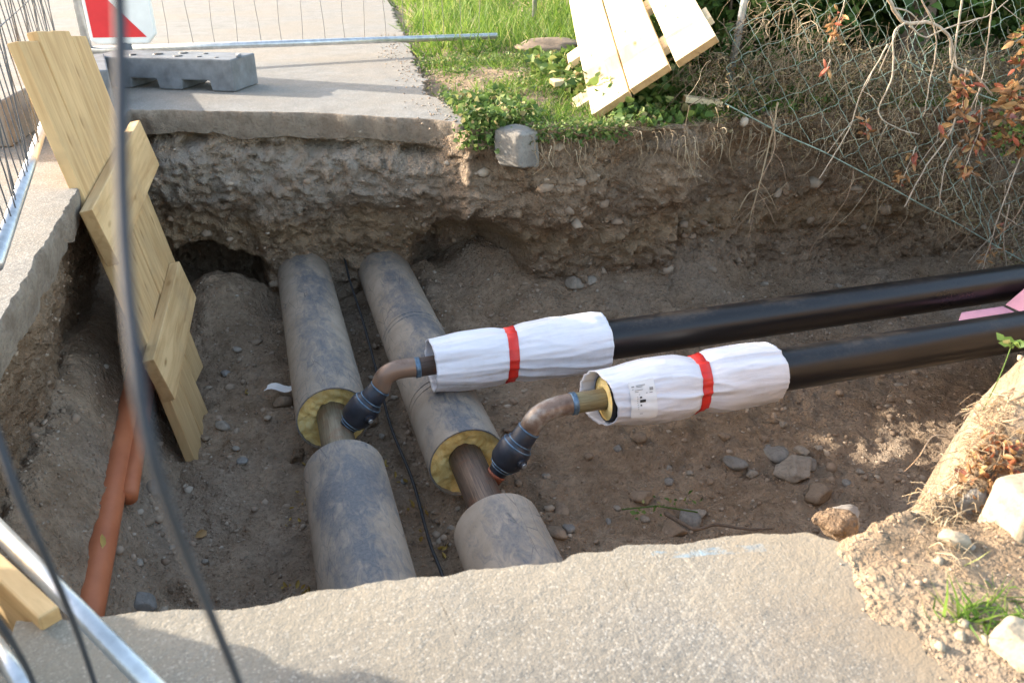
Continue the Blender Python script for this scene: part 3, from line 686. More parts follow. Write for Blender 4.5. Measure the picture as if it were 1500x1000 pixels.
        q=pm('sticker_lines',M['greyink'],ln,sl)
        q=pm('sticker_print',M['ink'],[it(.34,.42,.39,.43),it(.34,.56,.47,.54),it(.34,.40,.59,.62)],sl)
    return root
branch(2.95,(.170,2.95,-.975),(.165,0,.18),.245,(.345,2.95,-.703),.545,1.315,.885,6.6,-.727,'farther black pipe in a white sleeve, joined by a valve to the left old pipe',M['steelD'],M['elbowA'],False,3)
branch(2.46,(.685,2.46,-.965),(.155,0,.21),.225,(.845,2.46,-.70),1.09,1.845,1.505,6.2,-.705,'nearer black pipe in a white sleeve with paper sticker, joined to the right old pipe',M['steelC'],M['elbowB'],True,8)
# pink wedge
pw=tag(empty('foam_block',(3.2,2.65,-.9)),'pink foam board wedge lying between the two black pipes at the right','foam block')
def wq(l): return [tuple(np.array(p)-np.array([3.2,2.65,-.9])) for p in l]
poly_solid('wedge',wq([(3.38,2.56,-.76),(4.2,2.56,-.76),(4.2,2.80,-.76),(3.38,2.80,-.76),(3.42,2.56,-.70),(4.2,2.56,-.70),(4.2,2.80,-.655),(3.50,2.80,-.66)]),M['pink'],pw)
poly_solid('thin_sheet',wq([(2.86,2.58,-.79),(3.37,2.58,-.79),(3.37,2.80,-.79),(3.12,2.80,-.79),(2.86,2.58,-.765),(3.37,2.58,-.765),(3.37,2.80,-.765),(3.12,2.80,-.765)]),M['pink'],pw)
# cable
c=spline([(.386,4.75,-.90),(.383,4.5,-.95),(.40,4.1,-1.04),(.40,3.6,-1.12),(.395,3.2,-1.16),(.415,2.8,-1.17),(.405,2.4,-1.17),(.41,2.2,-1.16),(.43,1.6,-1.17)],60)
a=Acc(); a.tube(c,.0065,8); tag(a.build('cable',M['cable']),'thin black cable lying on the floor between the two old pipes','cable')
# orange pipes
def along(a_,b_,k): return [np.array(a_)+(np.array(b_)-np.array(a_))*t for t in np.linspace(0,1,k)]
def G(u,v,h=0):
    r=ray(u,v); t=.4
    while t<9:
        p=np.array([0,0,H])+r/F*t
        if p[2]<gz(p[0],p[1])+h: return p
        t+=.01
    return p
p0=G(128,900,.018);p1=G(196,560,.018); p1=p1+(p1-p0)*.25; p0=p0-(p1-p0)*.05
op=tag(empty('drain_pipe',tuple(p0)),'orange plastic drain pipe half covered in dirt at the left side of the pit','drain pipe')
a=Acc(); a.tube(np.array(along(p0,p1,12))-p0,.048,32); a.build('pipe_body',M['orange'],op)
dv=p1-p0; sx=np.array([.055,0,-.015]); p2=p0+dv*.36+sx; p3=p0+dv*1.1+sx
a=Acc(); a.tube(along(p2,p3,12),.034,28); tag(a.build('drain_pipe',M['orange']),'thinner orange plastic pipe tucked against the right of the thick orange pipe','drain pipe')
# ================================================================ TIMBER
def board(name,mat,o,ex,ey,L,W,T,parent=None,bev=.004,ez=None):
    ex=nrm(ex); ey=np.array(ey,float); ey=nrm(ey-ex*(ey@ex)); ez=np.cross(ex,ey)
    bm=bmesh.new(); n=max(2,int(L/.12)); seed=random.random()*50
    V=[[bm.verts.new((L*i/n,(W if (j in(1,2)) else 0),(T if j>1 else 0))) for j in range(4)] for i in range(n+1)]
    for i in range(n):
        for j in range(4): bm.faces.new((V[i][j],V[i][(j+1)%4],V[i+1][(j+1)%4],V[i+1][j]))
    e0=bm.faces.new(V[0][::-1]); e1=bm.faces.new(V[-1]); e0.material_index=e1.material_index=1
    for v in bm.verts: v.co.z+=.004*math.sin(v.co.x*3+seed)
    bmesh.ops.recalc_face_normals(bm,faces=bm.faces[:])
    me=bpy.data.meshes.new(name); bm.to_mesh(me); bm.free(); me.materials.append(mat); me.materials.append(M['endwood'])
    ob=bpy.data.objects.new(name,me); link(ob,parent)
    m=Matrix(((ex[0],ey[0],ez[0],o[0]),(ex[1],ey[1],ez[1],o[1]),(ex[2],ey[2],ez[2],o[2]),(0,0,0,1)))
    if parent is not None: m=Matrix.Translation(-parent.location)@m
    ob.matrix_basis=m; bevel(ob,bev); return ob
nP=np.array([1,-.1,.2]); cP=-.69-.34
nPn=nrm(nP); upv=nrm(PL(290,683,nP,cP)*0+ (PL(28,60,nP,cP)-PL(290,683,nP,cP)))
wv=nrm(np.cross(upv,nPn)); wv=wv if wv[1]>0 else -wv
B0=PL(290,683,nP,cP)
sp_=tag(empty('shuttering_panel',tuple(B0)),'tall panel of nailed pine planks leaning into the pit against the left slab edge','shuttering panel')
Ltot=np.linalg.norm(PL(28,60,nP,cP)-B0)
TH=.042
for i,(w0,s0,s1) in enumerate([(0,0,Ltot),(.205,.05,Ltot+.035),(.41,.24,Ltot+.04),(.615,.50,Ltot+.02)]):
    board('plank',M['wood'],B0+wv*w0+upv*s0-(nPn*TH if np.cross(upv,wv)@nPn>0 else 0),upv,wv,s1-s0,.2,TH,sp_)
def cleat(u0,v0,u1,v1,hgt,mat):
    a_=PL(u0,v0,nP,cP+.0); b_=PL(u1,v1,nP,cP+.0); ex=b_-a_
    board('batten',mat,a_+nPn*.001,ex,upv if np.dot(np.cross(nrm(ex),upv),nPn)>0 else -upv,np.linalg.norm(ex),hgt,.05,sp_)
# battens start at lower near corner
cleat(155,392,220,245,.235,M['wood'])
cleat(240,590,272,440,.215,M['wood'])
# end-on plank lower left
pa=P(88,903,z=.0);pb=P(-60,760,z=.02)
board('plank',M['wood'],pb+np.array([0,0,-.10]),pa-pb,(0,0,1),np.linalg.norm(pa-pb),.125,.03)
bpy.context.view_layer.update()
tag([o_ for o_ in C.objects if o_.name.startswith('plank') and o_.parent is None][0],'pine plank set on edge across the pit corner in the lower left','plank')
# plank panel on grass
o0=P(866,168,z=.02)
lp=tag(empty('formwork_panel',tuple(o0)),'bright pine plank panel nailed with battens, propped on the grass by the hedge','plank panel')
e1=nrm((.74,-.35,.57)); e2=np.array((.27,.94,.21)); e2=nrm(e2-e1*(e1@e2)); nn_=np.cross(e1,e2)
for i,(w,s0,ln) in enumerate([(0,0,1.9),(.232,.0,1.9),(.49,-.02,1.8)]):
    board('plank',M['wood2'],o0+e1*w+e2*s0,e2,e1,ln,.222,.04,lp)
for s0,l0,l1 in [(.30,-.12,.74),(.95,-.10,.74)]:
    board('batten',M['wood2'],o0+e1*l0+e2*s0-nn_*.085,e1,e2,l1-l0,.16,.042,lp)
def tboard(u,v,z,ex,L,W,T,label,mat='wood2',ey=None):
    o_=P(u,v,z=z); ex=nrm(ex); ey=np.cross((0,0,1),ex) if ey is None else np.array(ey)
    b=board('plank',M[mat],o_,ex,ey,L,W,T); tag(b,label,'plank'); return b
tboard(812,128,.03,(1,-.12,.10),.55,.13,.03,'short pale plank end poking out of the grass on the left under the plank panel')
tboard(950,118,.08,(.8,.55,.02),.30,.10,.05,'reddish plank stub in shade under the right end of the plank panel','wood')
tboard(938,132,.04,(.75,.5,.03),.20,.10,.05,'short plank stub among the ivy leaves below the plank panel joint','wood')
tboard(1003,152,.06,(.8,-.25,-.1),.20,.08,.03,'small splintered plank piece lying on the ivy at the pit rim')
# ================================================================ SITE FURNITURE
def prism(name,prof,w,o_,ex,mat,parent=None,bev=.008):
    ex=nrm(ex); ey=np.cross((0,0,1),ex); n=len(prof); bm=bmesh.new()
    a=[bm.verts.new(np.array(o_)+ex*x+np.array((0,0,1))*z) for x,z in prof]; b=[bm.verts.new(np.array(o_)+ex*x+ey*w+np.array((0,0,1))*z) for x,z in prof]
    bm.faces.new(a);bm.faces.new(b[::-1])
    for i in range(n): bm.faces.new((a[i],b[i],b[(i+1)%n],a[(i+1)%n]))
    bmesh.ops.recalc_face_normals(bm,faces=bm.faces[:]); me=bpy.data.meshes.new(name); bm.to_mesh(me); bm.free(); me.materials.append(mat)
    return bevel(link(bpy.data.objects.new(name,me),parent),bev)
fo=P(345,135,z=.003); fd=nrm(P(215,130,z=0)-P(345,135,z=0))
def footblock(label,o_,ex,L,W,Hh,mat,holes=True,flip=1):
    r=tag(empty('barrier_block',tuple(o_)),label,'fence foot'); a=Hh*.32
    prof=[(0,0),(.16*L,0),(.17*L,a),(.36*L,a),(.37*L,.0),(.53*L,0),(.54*L,a),(.72*L,a),(.73*L,0),(.9*L,0),(L,0),(L,Hh*.97),(.0,Hh)]
    ex=nrm(ex)
    b=prism('body',prof,W*flip,(0,0,0),ex,mat,r,.008)
    ey=np.cross((0,0,1),ex)*flip
    if holes:
        for fx,fy,rr in [(.42,.3,.028),(.46,.72,.028),(.27,.3,.016),(.30,.72,.016),(.14,.25,.014),(.60,.5,.03),(.74,.3,.02)]:
            ac=Acc(); c=ex*fx*L+ey*fy*W; ac.tube([c+[0,0,Hh-.02],c+[0,0,Hh+.0015]],rr,16); ac.build('peg_hole_shade',M['cable'],r)  # solid black discs put in for the shade inside the holes
        ac=Acc(); c=ex*.03*L+ey*.5*W; ac.box(c+[0,0,Hh+.004],(.03,.12,.012)); ac.build('lug',mat,r,False)
    return r
footblock('grey plastic fence foot with arched legs standing near the far pit edge beside the beacon',fo,fd,.95,-.30,.185,M['foot'])
f2=P(170,158,z=.003)
footblock('grey plastic fence foot placed end-on behind the leaning planks, left of the arched foot',f2,(-.15,1,0),.75,.34,.20,M['foot'],True)
f3=P(62,186,z=.003); r3=tag(empty('fence_block',tuple(f3)),'small weathered ribbed fence block on the slab left of the leaning planks','fence block')
b=prism('body',[(0,0),(.34,0),(.34,.2),(0,.2)],.42,(0,0,0),(-1,.12,0),M['footb'],r3,.008); b.scale=(1,-1,1) if False else (1,1,1)
for i in range(5):
    ac=Acc(); ac.box((-.03-.062*i,-.006+.0075*i,.09),(.018,.02,.17)); ac.build('rib',M['footb'],r3,False)
# beacon
bo=P(133,66,y=6.35); be=np.array((1,-.18,0.)); be=nrm(be)
bc=tag(empty('warning_beacon',tuple(bo)),'red and white striped roadworks beacon panel standing behind the far fence tube','beacon')
Wb,Hb=.43,1.25; bn=np.cross(be,(0,0,1))
def bpt(x,z,off): return be*x+np.array((0,0,z))+bn*off
def bpoly(name,pts,off,th,mat,bev=0):
    bm=bmesh.new(); a=[bm.verts.new(bpt(x,z,off)) for x,z in pts]; b=[bm.verts.new(bpt(x,z,off-th)) for x,z in pts]; bm.faces.new(a);bm.faces.new(b[::-1]); n=len(pts)
    for i in range(n): bm.faces.new((a[i],b[i],b[(i+1)%n],a[(i+1)%n]))
    bmesh.ops.recalc_face_normals(bm,faces=bm.faces[:]); me=bpy.data.meshes.new(name); bm.to_mesh(me); bm.free(); me.materials.append(mat)
    o_=link(bpy.data.objects.new(name,me),bc)
    if bev: bevel(o_,bev)
    return o_
bpoly('panel',[(.0,.02),(.05,0),(Wb-.06,0),(Wb,.06),(Wb,Hb),(0,Hb)],0,.05,M['white'],.012)
for k in range(3):
    z0=.045+k*.66
    pts=[(.02,z0),(Wb-.035,z0),(.02,z0+.33)] if k==0 else [(.02,z0-.33+.08),(Wb-.035,z0-.33*1.0-.26+.05),(Wb-.035,z0-.26+.05),(.02,z0+.08)]
    if k==0: pts=[(.025,.045),(Wb-.06,.045),(.12,.33),(.025,.41)]
    if k==1: pts=[(.025,.72),(Wb-.03,.42),(Wb-.03,.74),(.025,1.04)]
    if k==2: continue
    bpoly('red_stripe',pts,.003,.004,M['redp'])
ac=Acc(); ac.box(bpt(Wb*.5,-.09,-.025),(.07,.05,.2)); ac.build('foot_peg',M['foot'],bc,False)
# far fence
fA=P(134,74,z=.14); fB=P(728,53,z=.10)
ff=tag(empty('mesh_fence',tuple(fA)),'galvanised temporary mesh fence panel standing across the far road','mesh fence')
def rel(l,o_): return [np.array(p)-o_ for p in l]
ex=fB-fA; Lf=np.linalg.norm(ex); ex/=Lf
ac=Acc(); ac.tube(rel([fA-ex*.05,fB],fA),.024,16); ac.build('frame_tube',M['galv'],ff); ac=Acc(); ac.tube(rel([fA+[0,0,1.9],fB+[0,0,1.9]],fA),.02,12); ac.build('frame_tube',M['galv'],ff)
ac=Acc(); ac.tube(rel([fA-ex*.02+[0,0,-.12],fA-ex*.02+[0,0,1.95]],fA),.03,16); ac.build('post',M['galv'],ff)
ac=Acc()
for i in range(1,int(Lf/.155)):
    p=fA+ex*(i*.155+.03); ac.tube(rel([p+[0,0,z]+np.array([.008*math.sin(z*9+i*2),0,0]) for z in np.linspace(0,1.9,14)],fA),.0022,5,cap=False)
for z in (.9,1.4): ac.tube(rel([fA+[0,0,z],fB+[0,0,z]],fA),.0022,5)
ac.build('wire_mesh',M['wire'],ff)
# left fence
lA=P(68,172,z=.13); lB=P(-2,374,z=.13); lB=lA+(lB-lA)*1.04
lf=tag(empty('mesh_fence',tuple(lA)),'galvanised temporary mesh fence panel running along the left slab','mesh fence')
ex=lB-lA; Ll=np.linalg.norm(ex); ex/=Ll
ac=Acc(); ac.tube(rel([lA-ex*.6,lB],lA),.019,18); ac.build('frame_tube',M['galv'],lf); ac=Acc(); ac.tube(rel([lA+[0,0,1.9]-ex*1.8,lB+[0,0,1.9]],lA),.019,12); ac.build('frame_tube',M['galv'],lf)
ac=Acc()
for i in range(-22,int(Ll/.075)):
    p=lA+ex*(i*.075); ac.tube(rel([p+[0,0,z]+np.array([.01*math.sin(z*6+i),.012*math.sin(z*5+i*1.7),0]) for z in np.linspace(0,1.9,16)],lA),.0024,5,cap=False)
for z in (.45,1.15): ac.tube(rel([lA-ex*1.6+[0,0,z],lB+[0,0,z]],lA),.0024,5)
ac.build('wire_mesh',M['wire'],lf)
# near fence
def D(u,v,d): return P(u,v,d=d)
nA=D(-40,738,1.20); nB=D(245,1026,.95)
nf=tag(empty('mesh_fence',tuple(nA)),'near temporary fence panel with bent blurred wires in the left foreground','mesh fence')
ac=Acc(); ac.tube(rel([nA,nB],nA),.0125,20); ac.build('frame_tube',M['galv'],nf)
ac=Acc(); ac.tube(rel([D(-20,925,1.1),D(40,1012,1.0)],nA),.011,16); ac.build('frame_tube',M['galv'],nf)
def wirec(pts,r=.0021):
    ac=Acc(); ac.tube(rel(spline([D(*p) for p in pts],60),nA),r,10); ac.build('mesh_wire',M['nearwire'],nf)
wirec([(172,-60,.27),(176,60,.27),(177,200,.26),(181,350,.245),(191,470,.23),(207,590,.22),(232,700,.23),(268,800,.28),(305,890,.36),(350,1000,.46),(370,1060,.5)])
wirec([(-30,560,.36),(0,650,.37),(28,730,.38),(62,805,.42),(95,880,.5),(120,945,.6),(145,1020,.7)])
wirec([(-30,880,.45),(5,920,.5),(40,980,.6),(60,1030,.66)])
# ================================================================ SMALL THINGS IN THE PIT
def ribbon(name,pts,w,mat,label,cat):
    pass
p=P(411,573,z=-1.13); ac=Acc(); V=[]
for i in range(8):
    for j in range(5): V.append(p+np.array([(i/7-.5)*.135+.02*(j/4-.5),(j/4-.5)*.085-.03*(i/7-.5),.012*math.sin(i*.9)+.01*math.cos(j)+.02]))
ac.add(V,gridfaces(8,5)); tag(ac.build('paper_scrap',M['paper']),'curled white paper scrap on the floor beside the left old pipe','paper')
p=P(770,405,y=4.42);q=P(824,330,y=4.62); ac=Acc(); m1=p+(q-p)*.55+np.array([.03,0,-.02]); ac.tube(spline([p,p+(q-p)*.25,m1,q],14),[.012]*5+[.015]*9,8)
ac.tube([m1,m1+np.array([-.03,0,-.05])],[.009,.004],6); tag(ac.build('stick',M['root']),'bent brown stick leaning against the back wall above the farther black pipe','stick')
c=[P(u,v,z=z) for u,v,z in [(975,752,-1.14),(1000,766,-1.10),(1020,775,-1.10),(1050,768,-1.15),(1090,774,-1.15),(1131,774,-1.16)]]
ac=Acc(); ac.tube(spline(c,24),np.linspace(.009,.004,24),8); tag(ac.build('root',M['barkd']),'thin dark root trailing over the round cobbles near the near slab','root')
# leaves
def leafshape(kind_):
    if kind_=='diamond': V=np.array([[0,0,0],[-.32,.45,.10],[0,1,-.05],[.32,.45,.10]]); T=[(0,2,1),(0,3,2)]
    elif kind_=='heart': V=np.array([[0,0,0],[-.42,.12,.12],[-.45,.42,.14],[-.22,.75,.05],[0,1.05,-.12],[.22,.75,.05],[.45,.42,.14],[.42,.12,.12],[0,.5,-.02]]); T=[(8,0,1),(8,1,2),(8,2,3),(8,3,4),(8,4,5),(8,5,6),(8,6,7),(8,7,0)]
    elif kind_=='curl': V=np.array([[0,0,0],[-.22,.3,.22],[0,.35,-.04],[.22,.3,.20],[-.2,.68,.34],[0,.72,.10],[.2,.68,.32],[0,1,.36]]); T=[(0,2,1),(0,3,2),(1,2,4),(2,5,4),(2,3,5),(3,6,5),(4,5,7),(5,6,7)]
    elif kind_=='blade': V=np.array([[-.5,0,0],[.5,0,0],[-.35,.5,.10],[.35,.5,.10],[0,1,.38]]); T=[(0,1,2),(1,3,2),(2,3,4)]
    return V,np.array(T)
def leaves(acc,pos,size,shape,up=.5,width=1,down=False,yaw=None):
    V,T=leafshape(shape); n=len(pos); pos=np.asarray(pos); size=np.broadcast_to(np.asarray(size,float),(n,))
    d=RNG.normal(size=(n,3)); d[:,2]=d[:,2]*.5+(up if not down else -up); d/=np.linalg.norm(d,axis=1)[:,None]
    r=RNG.normal(size=(n,3)); X_=np.cross(d,r); X_/=np.linalg.norm(X_,axis=1)[:,None]; N_=np.cross(X_,d)
    if not down and shape!='blade':
        f=np.sign(N_[:,2]); X_*=f[:,None]; N_*=f[:,None]
    W=np.broadcast_to(np.asarray(width,float),(n,))
    O=(V[None,:,0,None]*X_[:,None]*W[:,None,None]+V[None,:,1,None]*d[:,None]+V[None,:,2,None]*N_[:,None])*size[:,None,None]+pos[:,None]
    TT=(T[None]+(np.arange(n)*len(V))[:,None,None]).reshape(-1,3)
    acc.add(O.reshape(-1,3),t=TT)
def oneleaf(u,v,z,s,mat,label,grp=None,seed=0):
    p=P(u,v,z=z); g=gz(p[0],p[1]); p=P(u,v,z=g+.01); ac=Acc(); leaves(ac,[p],[s],'curl',.15); tag(ac.build('fallen_leaf',M[mat]),label,'fallen leaf',grp)
oneleaf(358,575,-1.15,.055,'yleaf','yellow green fallen leaf on bare dirt between the shuttering panel and left old pipe')
oneleaf(303,777,-1.15,.07,'dry','crumpled red-brown fallen leaf alone on the dirt near the lower left')
oneleaf(150,803,-1.1,.05,'yleaf','bright yellow fallen leaf touching the right side of the thick orange pipe')
for cx,cy,k,sx,sy in [(458,700,10,18,35),(430,740,7,15,25),(610,745,9,30,35),(585,700,5,20,15),(425,862,9,30,8),(640,800,6,20,20),(690,740,2,10,20)]:
    for i in range(k): oneleaf(cx+RNG.normal()*sx*.6,cy+RNG.normal()*sy*.6,-1.16,RNG.uniform(.02,.04),'yleaf','small faded yellowish leaf fallen on the dirt beside the old pipes','little faded leaves on the pit floor')
ac=Acc(); p=P(955,748,z=-1.14); pos=[p+np.array([i*.012-.1,RNG.normal()*.02,.01+RNG.random()*.02]) for i in range(26)]
leaves(ac,pos,RNG.uniform(.015,.032,26),'diamond',.2); ac.tube([p+[-.12,.02,.02],p+[.02,0,.02],p+[.16,-.07,.01]],.003,6)
tag(ac.build('weed_sprig',M['leaf']),'uprooted green weed sprig lying by the round cobbles','weed')
# ================================================================ VEGETATION
def scatter_bank(n,x0,x1,y0,y1,fn):
    x=RNG.uniform(x0,x1,n); y=RNG.uniform(y0,y1,n)
    k=(x>ge(y)-.02)&(y>ytop(x)+.02)&(RNG.random(n)<fn(x,y)); x=x[k];y=y[k]
    return np.stack([x,y,bankz(x,y)],-1)
gr=Acc()
def gdens(x,y): return ss(-.05,.2,x-ge(y))*np.clip(.35+1.9*fbm(x*2.6,y*2.6,0,3,61),.02,1)
pos=scatter_bank(52000,1.0,4.4,3.7,8,gdens); leaves(gr,pos,RNG.uniform(.035,.11,len(pos)),'blade',.8,RNG.uniform(.04,.10,len(pos)))
pos=scatter_bank(42000,1.1,6.5,6.5,13,lambda x,y:ss(0,.3,x-ge(y))*(x<ge(y)+3.4)*np.clip(.6+1.2*fbm(x*1.5,y*1.5,0,3,65),.1,1)); leaves(gr,pos,RNG.uniform(.10,.28,len(pos)),'blade',1.3,RNG.uniform(.035,.06,len(pos)))
kind(gr.build('grass',M['grass']),'stuff','bright green grass growing beside the far road','grass')
wd=Acc()
def wdens(x,y): return ss(-.08,.12,x-ge(y))*np.clip(.1+1.5*fbm(x*3.1,y*3.1,0,3,62),0,1)
pos=scatter_bank(15000,.95,2.6,3.7,6.6,wdens); pos[:,2]+=RNG.uniform(.005,.07,len(pos)); leaves(wd,pos,RNG.uniform(.014,.034,len(pos)),'diamond',.25)
pos=scatter_bank(1500,1.0,1.35,3.95,4.6,lambda x,y:.8+0*x); pos[:,2]+=RNG.uniform(.01,.12,len(pos)); leaves(wd,pos,RNG.uniform(.018,.04,len(pos)),'heart',.2)
# weeds drooping over the slab corner
k=500; t_=RNG.random(k); pos=np.stack([.97+.16*t_+RNG.normal(0,.03,k),4.02-.1*t_+RNG.normal(0,.03,k),-.10+RNG.random(k)*.2],-1); leaves(wd,pos,RNG.uniform(.015,.035,k),'heart',.1)
k=500; x_=RNG.uniform(1.25,1.75,k); pos=np.stack([x_,ytop(x_)-.01+RNG.normal(0,.02,k),RNG.uniform(-.06,.05,k)],-1); leaves(wd,pos,RNG.uniform(.015,.035,k),'diamond',.1)
kind(wd.build('weeds',M['leaf']),'stuff','low leafy green weeds on the bank at the pit rim','weeds')
iv=Acc()
def idens(x,y): return ss(1.7,1.85,x)*np.clip(.65+1.2*fbm(x*3,y*3,0,3,63),0,1)
pos=scatter_bank(9000,1.7,3.2,3.75,5.6,idens); pos[:,2]+=RNG.uniform(.0,.16,len(pos))**1*(.4+.6*ss(3.75,4.2,pos[:,1])); leaves(iv,pos,RNG.uniform(.03,.062,len(pos)),'heart',.15)
kind(iv.build('ivy',M['leaf']),'stuff','ivy-like ground cover with heart-shaped leaves below the plank panel','ground cover')
# shrub right of plank panel
def blob(acc,c,r,n,s,shape,up=.2):
    d=RNG.normal(size=(n,3)); d/=np.linalg.norm(d,axis=1)[:,None]; rr=RNG.random(n)**.4
    p=np.array(c)+d*rr[:,None]*np.array(r); leaves(acc,p,RNG.uniform(s*.6,s*1.2,n),shape,up)
sh=tag(empty('shrub',(2.9,4.75,0)),'leafy green shrub standing between the plank panel and the leaning fence post','shrub')
ac=Acc(); 
for i in range(26): blob(ac,(RNG.uniform(-.45,.25),RNG.uniform(-.3,.5),RNG.uniform(.05,.95)),(.16,.16,.16),150,.06,'heart')
ac.build('foliage',M['leaf'],sh)
ac=Acc()
for i in range(14):
    x_,y_=RNG.uniform(-.3,.2),RNG.uniform(-.2,.4); ac.tube([(x_*.4,y_*.4,0),(x_*.8,y_*.8,.4),(x_,y_,.9)],[.012,.009,.004],6)
ac.build('stem',M['barkd'],sh)
hd=tag(empty('hedge',(4.6,5.1,0)),'tall dark green hedge behind the chain-link fence at the upper right','hedge')
ac=Acc()
for i in range(360):
    x_=RNG.uniform(-1.9,3.2); zz_=RNG.uniform(.05,1.7); blob(ac,(x_,RNG.uniform(-.85,.6)-.12*x_,zz_),(.24,.22,.22),110,.07,'heart')
ac.build('foliage',M['dleaf'],hd)
ac=Acc()
for i in range(26):
    x_=-1.7+i*.19; ac.tube(spline([(x_,0,0),(x_+RNG.normal()*.1,.1,.7),(x_+RNG.normal()*.2,RNG.normal()*.2,1.7)],8),np.linspace(.03,.012,8),8)
ac.build('trunk',M['barkd'],hd)
tr=tag(empty('tree_trunk',(3.95,4.45,.1)),'dark tree trunk half hidden behind the chain-link fence','tree trunk')
ac=Acc(); ac.tube(spline([(0,0,-.15),(.03,0,.4),(-.02,.05,1.0),(.05,.1,1.9)],14),np.linspace(.10,.075,14),14); ac.build('trunk_wood',M['barkd'],tr)
# chain-link fence
bw=spline([P(u,v,y=y) for u,v,y in [(1062,152,3.78),(1100,172,3.74),(1150,198,3.68),(1205,222,3.62),(1262,252,3.56),(1300,272,3.52),(1350,300,3.48),(1400,326,3.44),(1450,355,3.40),(1500,383,3.36),(1600,440,3.3)]],200)
arc=np.concatenate([[0],np.cumsum(np.linalg.norm(np.diff(bw,axis=0),axis=1))]); Ltot_=arc[-1]
def fsurf(s_,t_):
    s_=np.asarray(s_);t_=np.asarray(t_); s2=np.clip(s_,0,Ltot_); p=np.stack([np.interp(s2,arc,bw[:,k]) for k in range(3)],-1)
    f=s2/Ltot_
    off=np.stack([.10*t_+.05*np.sin(t_*3+s_*2),(.18+.15*f)*t_+.07*np.sin(t_*4+s_*3.1)+.04*np.sin(s_*7+t_*6),1.0*t_],-1)
    return p+off
cl=tag(empty('chain_link_fence',tuple(bw[0])),'sagging green chain-link fence hanging over the right-hand pit rim','chain-link fence')
cw=.086; ac=Acc(); nc=int(Ltot_/cw)
for i in range(nc+1):
    tt=np.arange(0,1.45,cw*.09); ph=(tt/(cw*.95))%2; tri=np.abs(ph-1)*2-1; w_=np.sign(tri)*np.abs(tri)**.8
    s_=(i+.5+.52*(1 if i%2 else -1)*w_)*cw+.006*np.sin(tt*9+i)
    if True:
        pts=fsurf(s_,tt)+RNG.normal(0,.0012,(len(tt),3)); pts[:,1]+=.0015*(1 if i%2 else -1); ac.tube(pts-bw[0],.0016,5,cap=False)
ac.build('wire_mesh',M['green'],cl)
ac=Acc(); ac.tube(bw-bw[0],.0032,8); ac.build('tension_wire',M['green'],cl)
ac=Acc(); ac.tube(fsurf(np.linspace(1.0,Ltot_,60),np.linspace(.62,.86,60))-bw[0],.003,8); ac.build('tension_wire',M['green'],cl)
pp0=P(1062,158,z=.0)+np.array([0.0,.02,-.05]); pdir=P(1097,0,d=0)*0
pt1=P(1091,0,y=pp0[1]+.05); dd=nrm(pt1-pp0)
ac=Acc(); ac.tube(rel([pp0,pp0+dd*1.5],bw[0]),.020,14); ac.build('post',M['galv'],cl)
pq=P(782,38,z=.0); po=tag(empty('fence_post',tuple(pq)),'thin grey metal post standing in the tall grass left of the plank panel','post')
ac=Acc(); ac.tube([(0,0,-.1),(.03,0,1.3)],.024,12); ac.build('post_tube',M['galv'],po)
ac=Acc(); ac.tube([(0.03,0,1.3),(.031,0,1.33)],.028,12); ac.build('cap',M['foot'],po)
# dry vines
def vine(pts,r,label,mat='bark',lv=(),grp=None,name='dry_vine',fork=0):
    c=spline([P(u,v,y=y) for u,v,y in pts],max(16,len(pts)*6)); root=tag(empty(name,tuple(c[0])),label,'dry vine',grp)
    ac=Acc(); c=c+np.cumsum(RNG.normal(0,.0015,c.shape),0); r=r*.75; ac.tube(c-c[0],np.linspace(r,r*.55,len(c)),7)
    for k in range(fork):
        i=RNG.integers(2,len(c)-2); d=nrm(RNG.normal(size=3)*[1,.5,.4]+[0,-.1,-.7]); L_=RNG.uniform(.08,.22)
        ac.tube(spline([c[i]-c[0],c[i]-c[0]+d*L_*.5+RNG.normal(0,.01,3),c[i]-c[0]+d*L_+[0,0,-.03]],8),np.linspace(r*.5,r*.25,8),5)
    ac.build('stem',M[mat],root)
    if lv:
        ac=Acc()
        for (f,n_,s_,sp) in lv:
            i=int(f*(len(c)-1)); leaves(ac,c[i]-c[0]+RNG.normal(0,sp,(n_,3)),RNG.uniform(s_*.6,s_*1.2,n_),'curl',.7,.8,True)
        ac.build('dry_leaves',M['dry'],root)
    return root
Y=3.45
vine([(1288,-25,Y),(1305,5,Y),(1328,32,Y),(1365,34,Y),(1393,55,Y),(1400,92,Y),(1430,108,Y),(1456,138,Y)],.013,'thickest pale bare branch arching across the top of the chain-link fence',fork=3)
vine([(1328,32,Y),(1310,50,Y-.02),(1308,110,Y-.02),(1285,165,Y),(1312,186,Y),(1342,195,Y)],.0065,'pale twig bending down from the thick arching branch and hooking right',fork=2)
vine([(1332,38,Y),(1350,52,Y),(1370,48,Y),(1420,30,Y),(1450,20,Y),(1480,-5,Y)],.006,'pale twig running right from the thick arching branch towards the top edge',fork=2)
vine([(1300,65,Y),(1262,130,Y),(1240,195,Y),(1197,264,Y)],.005,'long straight pale stem crossing the mesh and ending left at the bottom wire',fork=3)
vine([(1402,150,Y),(1394,192,Y-.05),(1358,245,Y-.08),(1328,303,Y-.1)],.007,'thick straight pale stem pointing down left over the bottom wire',fork=1)
vine([(1412,205,Y),(1384,240,Y-.06),(1374,308,Y-.1)],.006,'short pale forked stem just right of the thick straight one',fork=1)
vine([(1500,215,3.35),(1468,300,3.3),(1448,360,3.3),(1434,402,3.3)],.005,'long thin stem hanging lowest over the bottom wire at the right edge',fork=4,lv=[(.7,6,.035,.02),(.85,6,.03,.02)])
vine([(1510,270,3.35),(1488,318,3.3),(1458,352,3.3)],.006,'thin purplish stem near the right edge ending at the bottom wire','root')
